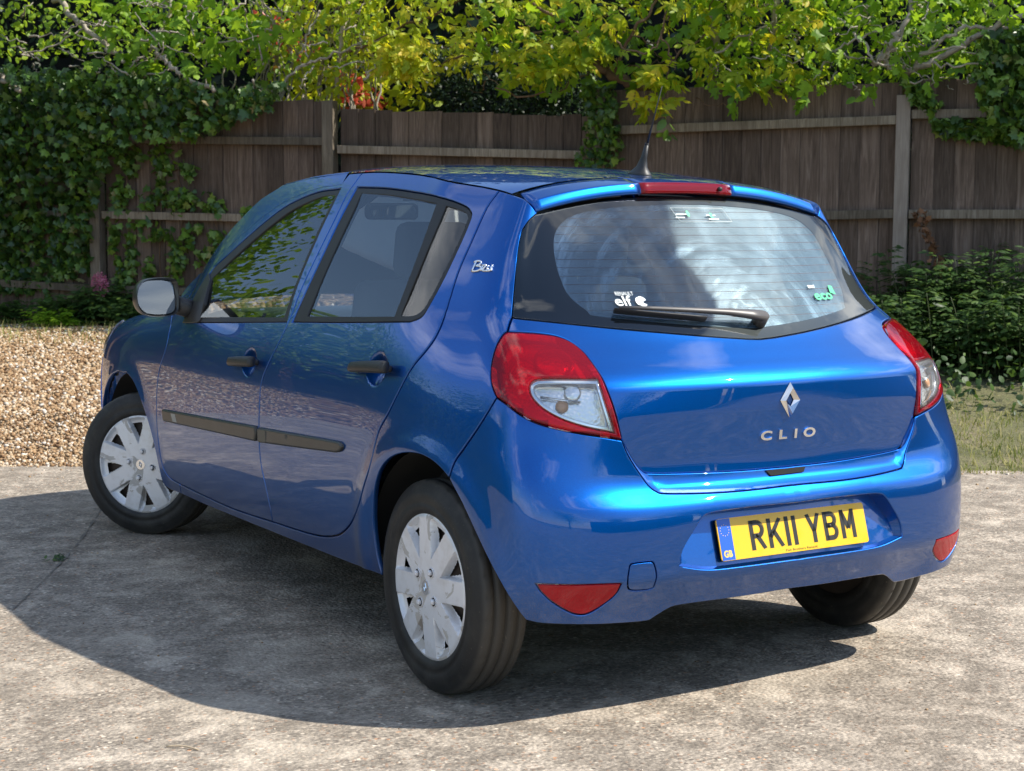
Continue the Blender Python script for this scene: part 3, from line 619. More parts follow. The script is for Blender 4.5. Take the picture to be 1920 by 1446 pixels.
# ---- dark inner shell behind the gaps, wheel arches, floor
def shell():
    us = np.arange(-5.3, 5.31, .035); zs_ = np.arange(.20, 1.43, .03); nU, nZ = len(us), len(zs_)
    G = np.stack(np.meshgrid(us, zs_, indexing='ij'), -1).reshape(-1, 2); P = surf(G, -.024)
    opn = [inset(ccw(thin(p, .01)), -.012) for p in (w_front, w_rear, w_quart)]; opn += [mir(p) for p in opn]; opn.append(inset(ccw(thin(o_rglass, .01)), .05)); opn.append(inset(ccw(thin(o_recess, .01)), -.02))
    opn += [inset(ccw(thin(o_light, .01)), .004), mir(inset(ccw(thin(o_light, .01)), .004))]
    F_ = []; fc = []
    for i in range(nU-1):
        for j in range(nZ-1): F_.append((i*nZ+j, (i+1)*nZ+j, (i+1)*nZ+j+1, i*nZ+j+1)); fc.append(((us[i]+us[i+1])/2, (zs_[j]+zs_[j+1])/2))
    fc = np.array(fc); bad = np.zeros(len(fc), bool)
    for p in opn: bad |= inpoly(fc, ccw(p))
    Pc = P[np.array(F_)].mean(1)
    for (y, z) in (RAX, FAX): bad |= (np.hypot(Pc[:, 1]-y, Pc[:, 2]-z-.01) < .385) & (np.abs(Pc[:, 0]) > .5)
    zt = np.interp(Pc[:, 1], [-.6, -.05, .3, .93, 1.5, 1.75, 2.0, 2.2, 2.6, 3.0, 3.3], [1.33, 1.33, 1.39, 1.43, 1.41, 1.34, 1.17, .96, .88, .80, .7]); bad |= Pc[:, 2] > zt
    bad |= (Pc[:, 1] < -.3) & (Pc[:, 2] > .95) & (np.abs(Pc[:, 0]) < .5)
    bad |= (Pc[:, 1] > 2.9) | (Pc[:, 2] < .31) | ((Pc[:, 1] < -.2) & (Pc[:, 2] < .40))
    return P, [f for f, b in zip(F_, bad) if not b]
sv, sf = shell(); mesh_obj('inner_body', sv, sf, M['interior'], car)
for sx in (-1, 1):
    for (y, z), k in ((RAX, 0), (FAX, 1)):
        bm = bmesh.new(); N_ = 28; r = .372; ring = []
        for q in range(N_+1):
            a = math.radians(2+176*q/N_); yy, zz = y+r*math.cos(a), z+.01+r*math.sin(a)
            xo = .80 if yy > -.25 else .80-.9*(-.25-yy)
            ring.append((bm.verts.new((sx*xo, yy, zz)), bm.verts.new((sx*.50, yy, zz))))
        for p, q in zip(ring, ring[1:]): bm.faces.new((p[0], q[0], q[1], p[1]))
        bm.faces.new([q[1] for q in ring])
        bm_obj('wheel_arch_liner', bm, M['void'], car)
bm = bmesh.new(); add_box(bm, (0, 1.55, .325), (1.36, 2.7, .05)); add_box(bm, (0, -.27, .43), (.90, .40, .06)); add_box(bm, (0, 0, .33), (1.3, .09, .07)); bm_obj('underbody', bm, M['void'], car)

# ---- wheels
def make_wheel():
    def lathe(prof, n, tread=False):
        V, F_ = [], []; m_ = len(prof)
        for i in range(n):
            a = 2*math.pi*i/n
            for (r, h) in prof:
                rr = r
                if tread and r > .2925 and i % 6 < 1 and abs(h) > .042: rr = r-.0032
                V.append((-h, rr*math.cos(a), rr*math.sin(a)))
        for i in range(n):
            for j in range(m_-1): F_.append((i*m_+j, i*m_+j+1, ((i+1) % n)*m_+j+1, ((i+1) % n)*m_+j))
        return V, F_
    g = []
    for hc in (-.036, 0.0, .036):
        g += [(.2968, hc-.006), (.2900, hc-.0045), (.2900, hc+.0045), (.2968, hc+.006)]
    side = [(.190, .060), (.199, .068), (.206, .0745), (.212, .0765), (.226, .0825), (.227, .0805), (.240, .0835), (.252, .083), (.264, .080), (.266, .0785), (.277, .0745), (.286, .069), (.2915, .064), (.2945, .060), (.2960, .052)]
    prof = [(r, -h) for r, h in side]+g+[(r, h) for r, h in side[::-1]]
    tv, tf = lathe(prof, 192, True)
    # cover: height field with eight flat spokes and pockets between them
    nr, na = 46, 384; R0, R1 = .004, .2095; V, keep = [], {}
    def hf(r, a):
        dome = .082-.10*max(0, r-.03)**1.55
        gmid = abs(((a+math.radians(11)) % (math.pi/4))-math.pi/8)                 # angle from the pocket's middle
        half = math.pi/8-math.asin(min(1, .0335/max(r, .0336))) if r > .08 else 0
        e = (half-gmid)*r
        pocket = 0 if half <= 0 else min(1, max(0, e/.0035))*min(1, max(0, (.198-r)/.012))
        dep = (.024-.010*min(1, max(0, (r-.15)/.04)))*pocket
        lip = -.006*max(0, min(1, (r-.196)/.004))*max(0, 1-max(0, r-.2)/.004)+(-.010 if r > .2045 else 0)
        sgn = ((a+math.radians(11)) % (math.pi/4))-math.pi/8
        hole = pocket > .95 and .094 < r < .176 and -half*.88 < sgn < half*.55
        return dome-dep+lip*.6, hole
    rs = [R0+(R1-R0)*(i/(nr-1)) for i in range(nr)]; HO = np.zeros((nr, na), bool)
    for i, r in enumerate(rs):
        for k in range(na):
            a = 2*math.pi*k/na; h, ho = hf(r, a); HO[i, k] = ho; V.append((-h, r*math.cos(a), r*math.sin(a)))
    F_ = []
    for i in range(nr-1):
        for k in range(na):
            k2 = (k+1) % na
            if HO[i, k] and HO[i+1, k] and HO[i, k2] and HO[i+1, k2]: continue
            F_.append((i*na+k, i*na+k2, (i+1)*na+k2, (i+1)*na+k))
    V.append((-.082, 0, 0)); F_ += [(len(V)-1, (k+1) % na, k) for k in range(na)]
    return (tv, tf), (V, F_)
(tv, tf), (cv_, cf_) = make_wheel()
def bolt():
    bm = bmesh.new(); add_tube(bm, [(-.002, 0, 0), (.0095, 0, 0), (.012, 0, 0)], [.0092, .0086, .0062], 6); add_tube(bm, [(-.004, 0, 0), (.0035, 0, 0), (.0035, 0, 0), (.0005, 0, 0)], [.0148, .0142, .0118, .0112], 18)
    bmesh.ops.transform(bm, matrix=Matrix.Diagonal((-1, 1, 1, 1)), verts=bm.verts); return bm
BOLTS = [(-.081, .056*math.cos(math.radians(28+90*k)), .056*math.sin(math.radians(28+90*k))) for k in range(4)]
def emblem():
    bm = bmesh.new(); add_tube(bm, [(-.076, 0, 0), (-.0845, 0, 0)], [.021, .0205], 24)
    o = [(0, .0145), (.0085, 0), (0, -.0145), (-.0085, 0)]; i_ = [(0, .0065), (.0035, 0), (0, -.0065), (-.0035, 0)]
    vo = [bm.verts.new((-.0848, y, z)) for y, z in o]; vm = [bm.verts.new((-.0868, (a[0]+b[0])/2, (a[1]+b[1])/2)) for a, b in zip(o, i_)]; vi = [bm.verts.new((-.0848, y, z)) for y, z in i_]
    for k in range(4):
        j = (k+1) % 4; bm.faces.new((vo[k], vo[j], vm[j], vm[k])); bm.faces.new((vm[k], vm[j], vi[j], vi[k]))
    return bm
tyre_me = cover_me = None; wheel_meshes = []
def put_wheel(loc, rz, spin):
    global wheel_meshes
    w = bpy.data.objects.new('wheel', None); COL.objects.link(w); w.parent = car; w.location = loc; w.rotation_euler = (spin, 0, rz)
    w.rotation_mode = 'XYZ'
    if not wheel_meshes:
        ty = mesh_obj('tyre', tv, tf, M['tyre'], w); co = mesh_obj('wheel_cover', cv_, cf_, M['cover'], w); wheel_meshes += [('tyre', ty.data, M['tyre']), ('wheel_cover', co.data, M['cover'])]
        co.data.set_sharp_from_angle(angle=math.radians(38))
        b_ = bm_obj('wheel_bolt', bolt(), M['cover'], w, angle=30); b_.location = BOLTS[0]; e_ = bm_obj('wheel_emblem', emblem(), M['chrome_dark'], w, False)
        bm = bmesh.new(); add_tube(bm, [(.055, 0, 0), (-.035, 0, 0), (-.052, 0, 0)], [.192, .192, .10], 40); s_ = bm_obj('steel_rim', bm, M['steel'], w, angle=30)
        for bl_ in BOLTS[1:]: link('wheel_bolt', b_.data, None, w).location = bl_
        wheel_meshes += [('wheel_bolt', b_.data, None), ('wheel_emblem', e_.data, None), ('steel_rim', s_.data, None)]
    else:
        for nm, me, _ in wheel_meshes:
            if nm == 'wheel_bolt':
                for bl_ in BOLTS: link(nm, me, None, w).location = bl_
            else: link(nm, me, None, w)
    return w
WC = .731
put_wheel((-WC, 0, .2945), 0, .10); put_wheel((WC, 0, .2945), math.pi, .7)
ph = math.radians(40); put_wheel((-.785+.080*math.cos(ph), 2.535+.080*math.sin(ph), .2945), ph, -.32)
ph = math.radians(33); put_wheel((.70, 2.62, .2945), math.pi+ph, .3)
# ================================================================== car details
def loft(bm, secs, cap=True):
    rings = [[bm.verts.new(tuple(map(float, p))) for p in s] for s in secs]; n = len(rings[0])
    for a, b in zip(rings, rings[1:]):
        for k in range(n): bm.faces.new((a[k], a[(k+1) % n], b[(k+1) % n], b[k]))
    if cap: bm.faces.new(rings[0][::-1]); bm.faces.new(rings[-1])
def ell(c, a, b, n=14, p=2.6):
    out = []
    for k in range(n):
        t = 2*math.pi*k/n; ct, st = math.cos(t), math.sin(t)
        out.append(np.asarray(c)+np.asarray(a)*math.copysign(abs(ct)**(2/p), ct)+np.asarray(b)*math.copysign(abs(st)**(2/p), st))
    return out
def flipx(bm): bmesh.ops.transform(bm, matrix=Matrix.Diagonal((-1, 1, 1, 1)), verts=bm.verts)
# handles
for (pa, pb), ps in ((((436, 679.5), (488.5, 680.5)), fdoor), (((663, 691.5), (740.5, 692.5)), rdoor)):
    uv = px2uv([pa, pb]); A, B = surf0(uv); NA = nrm(surf0, uv).mean(0); L_ = B-A; up = np.cross(NA, L_); up /= np.linalg.norm(up); up *= np.sign(up[2])
    for m in (False, True):
        bm = bmesh.new(); secs = []
        for t, o, h, th in ((0, .012, .006, .004), (.03, .017, .0115, .008), (.15, .026, .0155, .010), (.4, .033, .0165, .011), (.7, .034, .0178, .012), (.93, .031, .0185, .013), (.99, .029, .0175, .012), (1.0, .028, .014, .009)):
            secs.append(ell(A+L_*t+NA*o, up*h, NA*th))
        loft(bm, secs)
        add_tube(bm, [A+L_*.10+NA*.022, A+L_*.10-NA*.004], .009, 8); add_tube(bm, [A+L_*.90+NA*.022, A+L_*.90-NA*.012], .010, 8)
        if m: flipx(bm)
        h = bm_obj('door_handle', bm, M['plastic'], ps[1 if m else 0])
# side mouldings
o_m1 = join(tr([(307, 767.5), (380, 781), (482, 799.5)]), tr([(482, 799.5), (483.5, 813), (482, 827)]), tr([(482, 827), (395, 808), (309.5, 789.5)]))
o_m2 = join(tr([(488, 801.5), (560, 814), (630, 826.5), (640, 829)]), tr([(640, 829), (645, 836), (642, 845), (634, 848.5)]), tr([(634, 848.5), (560, 839), (488.5, 829)]))
for om, ps in ((o_m1, fdoor), (o_m2, rdoor)):
    both(make_panel(om, off=.011, gap=0, lip=.007, drop=.005, depth=.016, res=.02), 'side_moulding', M['moulding'], ps)
patch = simple('bare_tape_patch', (.30, .30, .28), .5)
put(make_panel(px2uv([(325, 774.5), (333, 776), (337, 792), (329, 790)]), off=.0118, gap=0, lip=.001, drop=.0004, depth=.001, res=.02), 'tape_patch', patch, fdoor[0])
put(make_panel(px2uv([(488.5, 804), (503, 806.5), (504, 829.5), (489, 827)]), off=.0118, gap=0, lip=.001, drop=.0004, depth=.001, res=.02), 'tape_patch', simple('worn_patch', (.085, .080, .066), .5), rdoor[0])
# door mirrors
sail = join(tr([(392, 512), (372, 545), (352, 585), (343, 606)]), tr([(343, 606), (370, 605), (376, 600)]), tr([(376, 600), (386, 556), (395, 524)]))
both(make_panel(sail, off=.003, gap=.0, lip=.002, drop=.001, depth=.01, res=.02), 'mirror_sail', M['plastic'], fdoor)
mc = np.array([-.925, 1.87, 1.012])
def mirror_outline(s=1.0):
    pts = [(-.083, -.015), (-.080, .025), (-.066, .054), (-.036, .070), (.020, .074), (.060, .071), (.077, .060), (.083, .030), (.083, -.030), (.076, -.056), (.050, -.068), (-.010, -.070), (-.050, -.062), (-.073, -.042)]
    return catmull(np.array(pts)*s, 3, True)
for m in (False, True):
    fw = np.array([-.10, .995, 0]); rt = np.array([.995, .10, 0]); upv = np.array([0, .0, 1.])
    def sec(s, d, dx=0.0): return [mc+rt*(p[0]*s+dx)+upv*(p[1]*s)+fw*d for p in mirror_outline()]
    bm = bmesh.new(); loft(bm, [sec(.88, .030), sec(.955, .002), sec(.985, -.002), sec(1.0, .004), sec(1.0, .02), sec(.98, .045, .003), sec(.90, .075, .008), sec(.74, .10, .016), sec(.45, .117, .022), sec(.15, .122, .025)])
    if m: flipx(bm)
    mh = bm_obj('mirror_housing', bm, M['plastic_gloss'] if 'plastic_gloss' in M else simple('satin_black_mirror_plastic', (.03, .031, .033), .28, bump=(300, .1, .0008)), fdoor[1 if m else 0], angle=50)
    M['plastic_gloss'] = mh.data.materials[0]
    bm = bmesh.new(); bm.faces.new([bm.verts.new(tuple(p+fw*(.008+.17*(p[2]-mc[2])))) for p in sec(.87, .0085)])
    if m: flipx(bm)
    bm_obj('mirror_glass', bm, M['mirror'], fdoor[1 if m else 0], False)
    a0 = mc+rt*.074+fw*.045+upv*-.02; a1 = np.array([-.795, 1.905, .968])
    bm = bmesh.new(); loft(bm, [ell(a0, upv*.040, fw*.036), ell(a0*.5+a1*.5+[0, 0, -.003], upv*.036, fw*.042), ell(a1, upv*.036, fw*.060)])
    if m: flipx(bm)
    bm_obj('mirror_arm', bm, M['plastic'], fdoor[1 if m else 0])
# number plate and its recess
PT = .292; PC = np.array([.007, -.570, .469]); PU = np.array([0, math.sin(PT), math.cos(PT)]); PN = np.array([0, -math.cos(PT), math.sin(PT)])
def plate_pt(x, y, h=0.0): return PC+np.array([1., 0, 0])*x+PU*y+PN*h
def recess():
    p = densify(ccw(thin(o_recess, .004)), .016); P0 = surf(inset(p, -.002), -.006); c = P0.mean(0)
    def back(k):
        Q = P0.copy(); Q[:, 0] = c[0]+(P0[:, 0]-c[0])*k; Q[:, 2] = c[2]+(P0[:, 2]-c[2])*(k if True else 1)
        Q[:, 1] = PC[1]+math.tan(PT)*(Q[:, 2]-PC[2])+.012; Q[:, 1] = np.maximum(Q[:, 1], P0[:, 1]+.002); return Q
    n = len(P0); V = list(P0)+list(back(.955))+list(back(.93)); V.append(np.array([0, PC[1]+.012, PC[2]]))
    F_ = []
    for i in range(n):
        j = (i+1) % n; F_ += [(i, j, n+j, n+i), (n+i, n+j, 2*n+j, 2*n+i), (2*n+i, 2*n+j, 3*n)]
    o = mesh_obj('plate_recess', V, F_, M['paint'], bumper); o.data.set_sharp_from_angle(angle=math.radians(35)); return o
recess()
def rounded(w, h, r, n=5):
    out = []
    for cx, cy, a0 in ((w/2-r, h/2-r, 0), (-w/2+r, h/2-r, 90), (-w/2+r, -h/2+r, 180), (w/2-r, -h/2+r, 270)):
        for k in range(n+1): a = math.radians(a0+90*k/n); out.append((cx+r*math.cos(a), cy+r*math.sin(a)))
    return out
def slab(name, pts2, h0, h1, mat, parent, fn=plate_pt):
    bm = bmesh.new(); lo = [bm.verts.new(tuple(fn(x, y, h0))) for x, y in pts2]; hi = [bm.verts.new(tuple(fn(x, y, h1))) for x, y in pts2]; n = len(lo)
    bm.faces.new(hi); bm.faces.new(lo[::-1])
    for k in range(n): bm.faces.new((lo[k], lo[(k+1) % n], hi[(k+1) % n], hi[k]))
    return bm_obj(name, bm, mat, parent, False)
plate = slab('number_plate', rounded(.520, .111, .008), -.002, .0015, M['plate_yellow'], car)
slab('country_band', [(-.257, -.0545), (-.214, -.0545), (-.214, .0545), (-.257, .0545)], .0015, .0019, M['plate_blue'], plate)
def stroke_quads(lines, w):
    out = []
    for a, b in lines:
        a, b = np.array(a, float), np.array(b, float); d = (b-a)/np.linalg.norm(b-a); n = np.array([-d[1], d[0]])*w/2; out.append([a-n, b-n, b+n, a+n])
    return out
def arc(cx, cy, rx, ry, a0, a1, n=28):
    p = [(cx+rx*math.cos(math.radians(a0+(a1-a0)*k/n)), cy+ry*math.sin(math.radians(a0+(a1-a0)*k/n))) for k in range(n+1)]; return list(zip(p, p[1:]))
W_, Hh, S_ = .050, .079, .0135; h2 = S_/2
def bowl(y0, y1, x0=h2, xr=W_-h2):
    r = (y1-y0)/2; return [((x0, y1), (xr-r*.9, y1))]+arc(xr-r*.9, (y0+y1)/2, r*.9, r, 90, -90)+[((xr-r*.9, y0), (x0, y0))]
GL = {'R': (W_, [((h2, 0), (h2, Hh))]+bowl(Hh*.47, Hh-h2)+[((W_*.50, Hh*.47), (W_-h2*.6, 0))]),
      'K': (W_, [((h2, 0), (h2, Hh)), ((h2, Hh*.36), (W_-h2*.7, Hh)), ((W_*.40, Hh*.58), (W_-h2*.6, 0))]),
      '1': (.014, [((h2, 0), (h2, Hh))]),
      'Y': (W_, [((W_/2, 0), (W_/2, Hh*.44)), ((W_/2, Hh*.40), (h2*.8, Hh)), ((W_/2, Hh*.40), (W_-h2*.8, Hh))]),
      'B': (W_, [((h2, 0), (h2, Hh))]+bowl(Hh*.52, Hh-h2, h2, W_-h2*1.3)+bowl(h2, Hh*.52)),
      'M': (.052, [((h2, 0), (h2, Hh)), ((.052-h2, 0), (.052-h2, Hh)), ((h2, Hh-.004), (.026, Hh*.34)), ((.052-h2, Hh-.004), (.026, Hh*.34))])}
x = -.154
for ch in 'RK11 YBM':
    if ch == ' ': x += .024; continue
    w, ls = GL[ch]; V, F_ = [], []
    for q in stroke_quads(ls, S_):
        s = len(V); V += [plate_pt(x+p[0], min(max(p[1], 0), Hh)-.0375, .0021) for p in q]; F_.append((s, s+1, s+2, s+3))
    o_ = mesh_obj('plate_character', V, F_, M['plate_black'], plate, False); x += w+.0115
def text2d(s, size, extrude=0.0, bold=0.0, shear=0.0):
    cu = bpy.data.curves.new('t', 'FONT'); cu.body = s; cu.size = size; cu.align_x = 'LEFT'; cu.extrude = extrude; cu.offset = bold; cu.shear = shear; cu.resolution_u = 4
    ob = bpy.data.objects.new('t', cu); COL.objects.link(ob); bpy.context.view_layer.update()
    me = ob.evaluated_get(bpy.context.evaluated_depsgraph_get()).to_mesh(); V = np.array([v.co[:] for v in me.vertices]); F_ = [tuple(p.vertices) for p in me.polygons]
    ob.evaluated_get(bpy.context.evaluated_depsgraph_get()).to_mesh_clear(); bpy.data.objects.remove(ob); bpy.data.curves.remove(cu); return V, F_
def map_text(name, s, size, fn, mat, parent, extrude=0.0, bold=0.0, width=None, shear=0.0, h=0.0):
    V, F_ = text2d(s, size, extrude, bold, shear); V[:, 0] -= V[:, 0].min()
    if width: V[:, 0] *= width/V[:, 0].max()
    return mesh_obj(name, fn(V+[0, 0, h]), F_, mat, parent, False)
map_text('country_letters', 'GB', .024, lambda v: np.array([plate_pt(-.250+q[0], -.046+q[1], .0022+q[2]) for q in v]), M['gold_print'], plate, bold=.0009, width=.028)
map_text('dealer_print', 'Fish Brothers Renault', .0085, lambda v: np.array([plate_pt(-.040+q[0], -.0515+q[1], .0019+q[2]) for q in v]), M['plate_black'], plate, width=.112)
V, F_ = [], []
for k in range(12):
    a = 2*math.pi*k/12; s = len(V)
    for j in range(10):
        r = .0018 if j % 2 == 0 else .0008; b = math.pi/2+j*math.pi/5; V.append(plate_pt(-.236+.0145*math.cos(a)+r*math.cos(b), .024+.0145*math.sin(a)+r*math.sin(b), .0022))
    F_.append(tuple(range(s, s+10)))
mesh_obj('star_ring', V, F_, M['gold_print'], plate, False)
for xx in (-.128, .127):
    bm = bmesh.new(); add_tube(bm, [plate_pt(xx, .002, .001), plate_pt(xx, .002, .0045), plate_pt(xx, .002, .0055)], [.0048, .0046, .003], 10); bm_obj('screw_cap', bm, M['plate_black'], plate)
# tailgate badge and lettering
tgo = lambda uv: surf(uv, tail_off)
bl, br_ = px2uv([(1428.5, 826.5), (1531, 817)]); z0 = (bl[1]+br_[1])/2; wC = br_[0]-bl[0]
def onto(u0, z0_, off=None):
    def f(v):
        uv = np.stack([u0+v[:, 0], z0_+v[:, 1]], 1); N = nrm(tgo, uv); return tgo(uv)+N*(v[:, 2:3]+.002)
    return f
V0 = 0; cw = wC/4.0
for k, ch in enumerate('CLIO'):
    wch = {'C': .029, 'L': .021, 'I': .0065, 'O': .033}[ch]; st = {'C': 0, 'L': .048, 'I': .089, 'O': .113}[ch]*wC/.146
    map_text('badge_letter', ch, .034, onto(bl[0]+st, z0), M['chrome'], tailgate, extrude=.002, bold=.0012, width=wch*wC/.146)
lg = px2uv([(1482.4, 716.4), (1479.9, 783.7)]); zc_, hz = (lg[0, 1]+lg[1, 1])/2, (lg[0, 1]-lg[1, 1])/2
def diamond():
    bm = bmesh.new(); hx = hz*.74; o = [(0, hz), (hx, 0), (0, -hz), (-hx, 0)]; mid = [(0, hz*.70), (hx*.70, 0), (0, -hz*.70), (-hx*.70, 0)]; inn = [(0, hz*.36), (hx*.30, 0), (0, -hz*.36), (-hx*.30, 0)]
    P = lambda q, h: bm.verts.new(tuple(onto(0, zc_)(np.array([[q[0], q[1], h]]))[0]))
    vo, vm, vi = [P(q, 0) for q in o], [P(q, .011) for q in mid], [P(q, .001) for q in inn]
    for k in range(4):
        j = (k+1) % 4; bm.faces.new((vo[k], vo[j], vm[j], vm[k])); bm.faces.new((vm[k], vm[j], vi[j], vi[k]))
    return bm
bm_obj('diamond_badge', diamond(), M['chrome'], tailgate, False)
# pull recess under the tailgate edge
tb = px2uv([(1440, 883), (1515, 876)])
put(make_panel(np.array([(tb[0, 0], tb[0, 1]+.002), (tb[1, 0], tb[0, 1]+.002), (tb[1, 0]-.01, tb[0, 1]-.010), (tb[0, 0]+.014, tb[0, 1]-.012)]), off=-.0085, gap=0, lip=.001, drop=.001, depth=.006, res=.02), 'release_handle', M['void'], tailgate)
# edition script on the rear pillar
def skin_tube(px, r, off, n=6):
    uv = px2uv(catmull(px, 4)); P = surf(uv, off); bm = bmesh.new(); add_tube(bm, P, r, n); return bm
script = [[(886.5, 508), (890.5, 499), (894.5, 490.5)], [(890, 492), (898, 490), (903, 492), (901, 496.5), (894, 499), (901, 500.5), (902.5, 504.5), (896, 508.5), (885.5, 509.5)], [(906.5, 499.5), (904.5, 503.5), (903, 508.5)], [(905, 498.5), (912.5, 498.2), (905.5, 507.5), (915.5, 508.3)], [(917, 498.5), (914.5, 504.5), (916, 508.3), (920, 506.5), (924.5, 497.5)], [(924.5, 497.5), (922.5, 503), (922, 508.5)]]
bmS = bmesh.new()
for ln in script:
    P = surf(px2uv(catmull(ln, 4)), .002); add_tube(bmS, P, .0031, 6)
bm_obj('edition_script', bmS, M['chrome_dark'], car)
# rear wiper
def gl(px, off): return surf(px2uv(px), off)
wp = [(1424, 603), (1400, 600), (1358, 596), (1298, 592.5), (1218, 589), (1157, 587)]
uvw = px2uv(wp); Pw = surf(uvw, .024); Nw = nrm(surf0, uvw)
bm = bmesh.new(); secs = []
for k, (hh, th) in enumerate(((.017, .011), (.015, .010), (.0095, .008), (.0072, .006), (.0055, .005), (.0032, .003))):
    up = np.array([0, 0, 1.]); up = up-Nw[k]*(up@Nw[k]); up /= np.linalg.norm(up); secs.append(ell(Pw[k], up*hh, Nw[k]*th, 12))
loft(bm, secs); wa = bm_obj('rear_wiper', bm, simple('grey_wiper_plastic', (.085, .078, .074), .42), tailgate)
bm = bmesh.new(); add_tube(bm, [surf(uvw[:1], -.004)[0], surf(uvw[:1], .03)[0]], [.020, .015], 16); bm_obj('wiper_pivot', bm, wa.data.materials[0], wa)
bm = bmesh.new(); pb_ = px2uv([(1150, 587), (1230, 595), (1320, 603)]); secs = []
for k, u_ in enumerate(catmull(pb_, 4)):
    P = surf([u_], .010)[0]; N = nrm(surf0, [u_])[0]; up = np.cross(N, np.array([1., 0, 0])); up /= np.linalg.norm(up); secs.append(ell(P, up*.0035, N*.012, 8))
loft(bm, secs); bm_obj('wiper_blade', bm, M['rubber'], wa)
# stickers and heater lines on the rear window
def sticker_fn(u0, z0_, off): return lambda v: surf(np.stack([u0+v[:, 0], z0_+v[:, 1]], 1), off)
a_, b_, c_ = px2uv([(1155, 553.5)])[0], px2uv([(1156, 571)])[0], px2uv([(1215, 573)])[0]
st = map_text('sticker_letters', 'RENAULT', .014, sticker_fn(a_[0], a_[1], -.0015), M['white_print'], rglass, width=(c_[0]-a_[0])*.66)
map_text('sticker_letters', 'elf', .036, sticker_fn(b_[0], b_[1]-.002, -.0015), M['white_print'], rglass, bold=.0005, width=(c_[0]-a_[0])*.62)
def flat_on(name, pts, off, mat, parent):
    P = surf(np.asarray(pts), off); return mesh_obj(name, P, [tuple(range(len(P)))], mat, parent, False)
cc = px2uv([(1203, 565)])[0]; flat_on('sticker_globe', [(cc[0]+.014*math.cos(t)*(1 if k % 7 else .3), cc[1]+.014*math.sin(t)) for k, t in enumerate(np.linspace(0, 2*math.pi, 22, endpoint=False))], -.0015, M['white_print'], rglass)
e_, e2 = px2uv([(1531, 560)])[0], px2uv([(1566, 555)])[0]
map_text('sticker_letters', 'eco', .036, sticker_fn(e_[0], e_[1]-.002, -.0015), M['green_print'], rglass, bold=.0009, width=(e2[0]-e_[0])*.86)
map_text('sticker_letters', 'RENAULT', .011, sticker_fn(e_[0]-.008, e_[1]+.031, -.0015), M['white_print'], rglass, bold=.0004, width=.030)
q_ = px2uv([(1560, 545)])[0]; flat_on('sticker_corner', [(q_[0]-.012, q_[1]-.004), (q_[0]+.012, q_[1]-.010), (q_[0]+.012, q_[1]+.014), (q_[0]-.006, q_[1]+.016)], -.0015, M['green_print'], rglass)
k_ = px2uv([(1257, 389), (1373, 415)]); fr_ = [(k_[0, 0], k_[0, 1]), (k_[1, 0]-.01, k_[0, 1]), (k_[1, 0], k_[1, 1]), (k_[0, 0]+.02, k_[1, 1]+.0)]
bmS = bmesh.new()
for p, q in zip(fr_, fr_[1:]+fr_[:1]): add_tube(bmS, surf([p, ((p[0]+q[0])/2, (p[1]+q[1])/2), q], -.0015), .0006, 4)
bm_obj('sticker_outline', bmS, M['white_print'], rglass)
for (px_, py_, wd) in ((1268, 402, .045), (1268, 408, .038), (1325, 404, .040), (1330, 411, .045)):
    u_ = px2uv([(px_, py_)])[0]; flat_on('sticker_line', [(u_[0], u_[1]), (u_[0]+wd, u_[1]), (u_[0]+wd, u_[1]+.0028), (u_[0], u_[1]+.0028)], -.0015, M['white_print'], rglass)
for (px_, py_) in ((1290, 400), (1334, 404)):
    u_ = px2uv([(px_, py_)])[0]; flat_on('sticker_leaf', [(u_[0]+.007*math.cos(t), u_[1]+.009*math.sin(t)) for t in np.linspace(0, 6.28, 10, endpoint=False)], -.0012, M['green_print'], rglass)
fz0, fz1 = c_frit[:, 1].min()+.03, c_frit[:, 1].max()-.02
fr_poly = ccw(thin(o_frit, .004))
for z in np.linspace(fz0, fz1, 14):
    uu = np.linspace(-.6, .6, 400); ins = inpoly(np.stack([uu, np.full(400, z)], 1), fr_poly)
    if ins.sum() < 20: continue
    ua, ub = uu[ins][0], uu[ins][-1]; P = surf(np.stack([np.linspace(ua, ub, 30), np.full(30, z)], 1), -.0085); bm = bmesh.new(); add_tube(bm, P, .0007, 4, False); bm_obj('heater_wire', bm, M['heater'], rglass)
# aerial
bm = bmesh.new(); loft(bm, [ell((0, .150, 1.434), (.030, 0, 0), (0, .050, .006)), ell((0, .148, 1.446), (.022, 0, 0), (0, .038, .004)), ell((0, .140, 1.462), (.013, 0, 0), (0, .020, .003)), ell((0, .130, 1.490), (.008, 0, 0), (0, .010, .002)), ell((0, .117, 1.528), (.0055, 0, 0), (0, .0060, .001))])
an = bm_obj('roof_aerial', bm, M['plastic'], car)
bm = bmesh.new(); add_tube(bm, [(0, .117, 1.525), (0, .085, 1.60), (0, .045, 1.695)], [.0034, .0024, .0014], 8); add_tube(bm, [(0, .117, 1.527), (0, .1155, 1.531)], .0062, 10); bm_obj('aerial_mast', bm, M['rubber'], an)
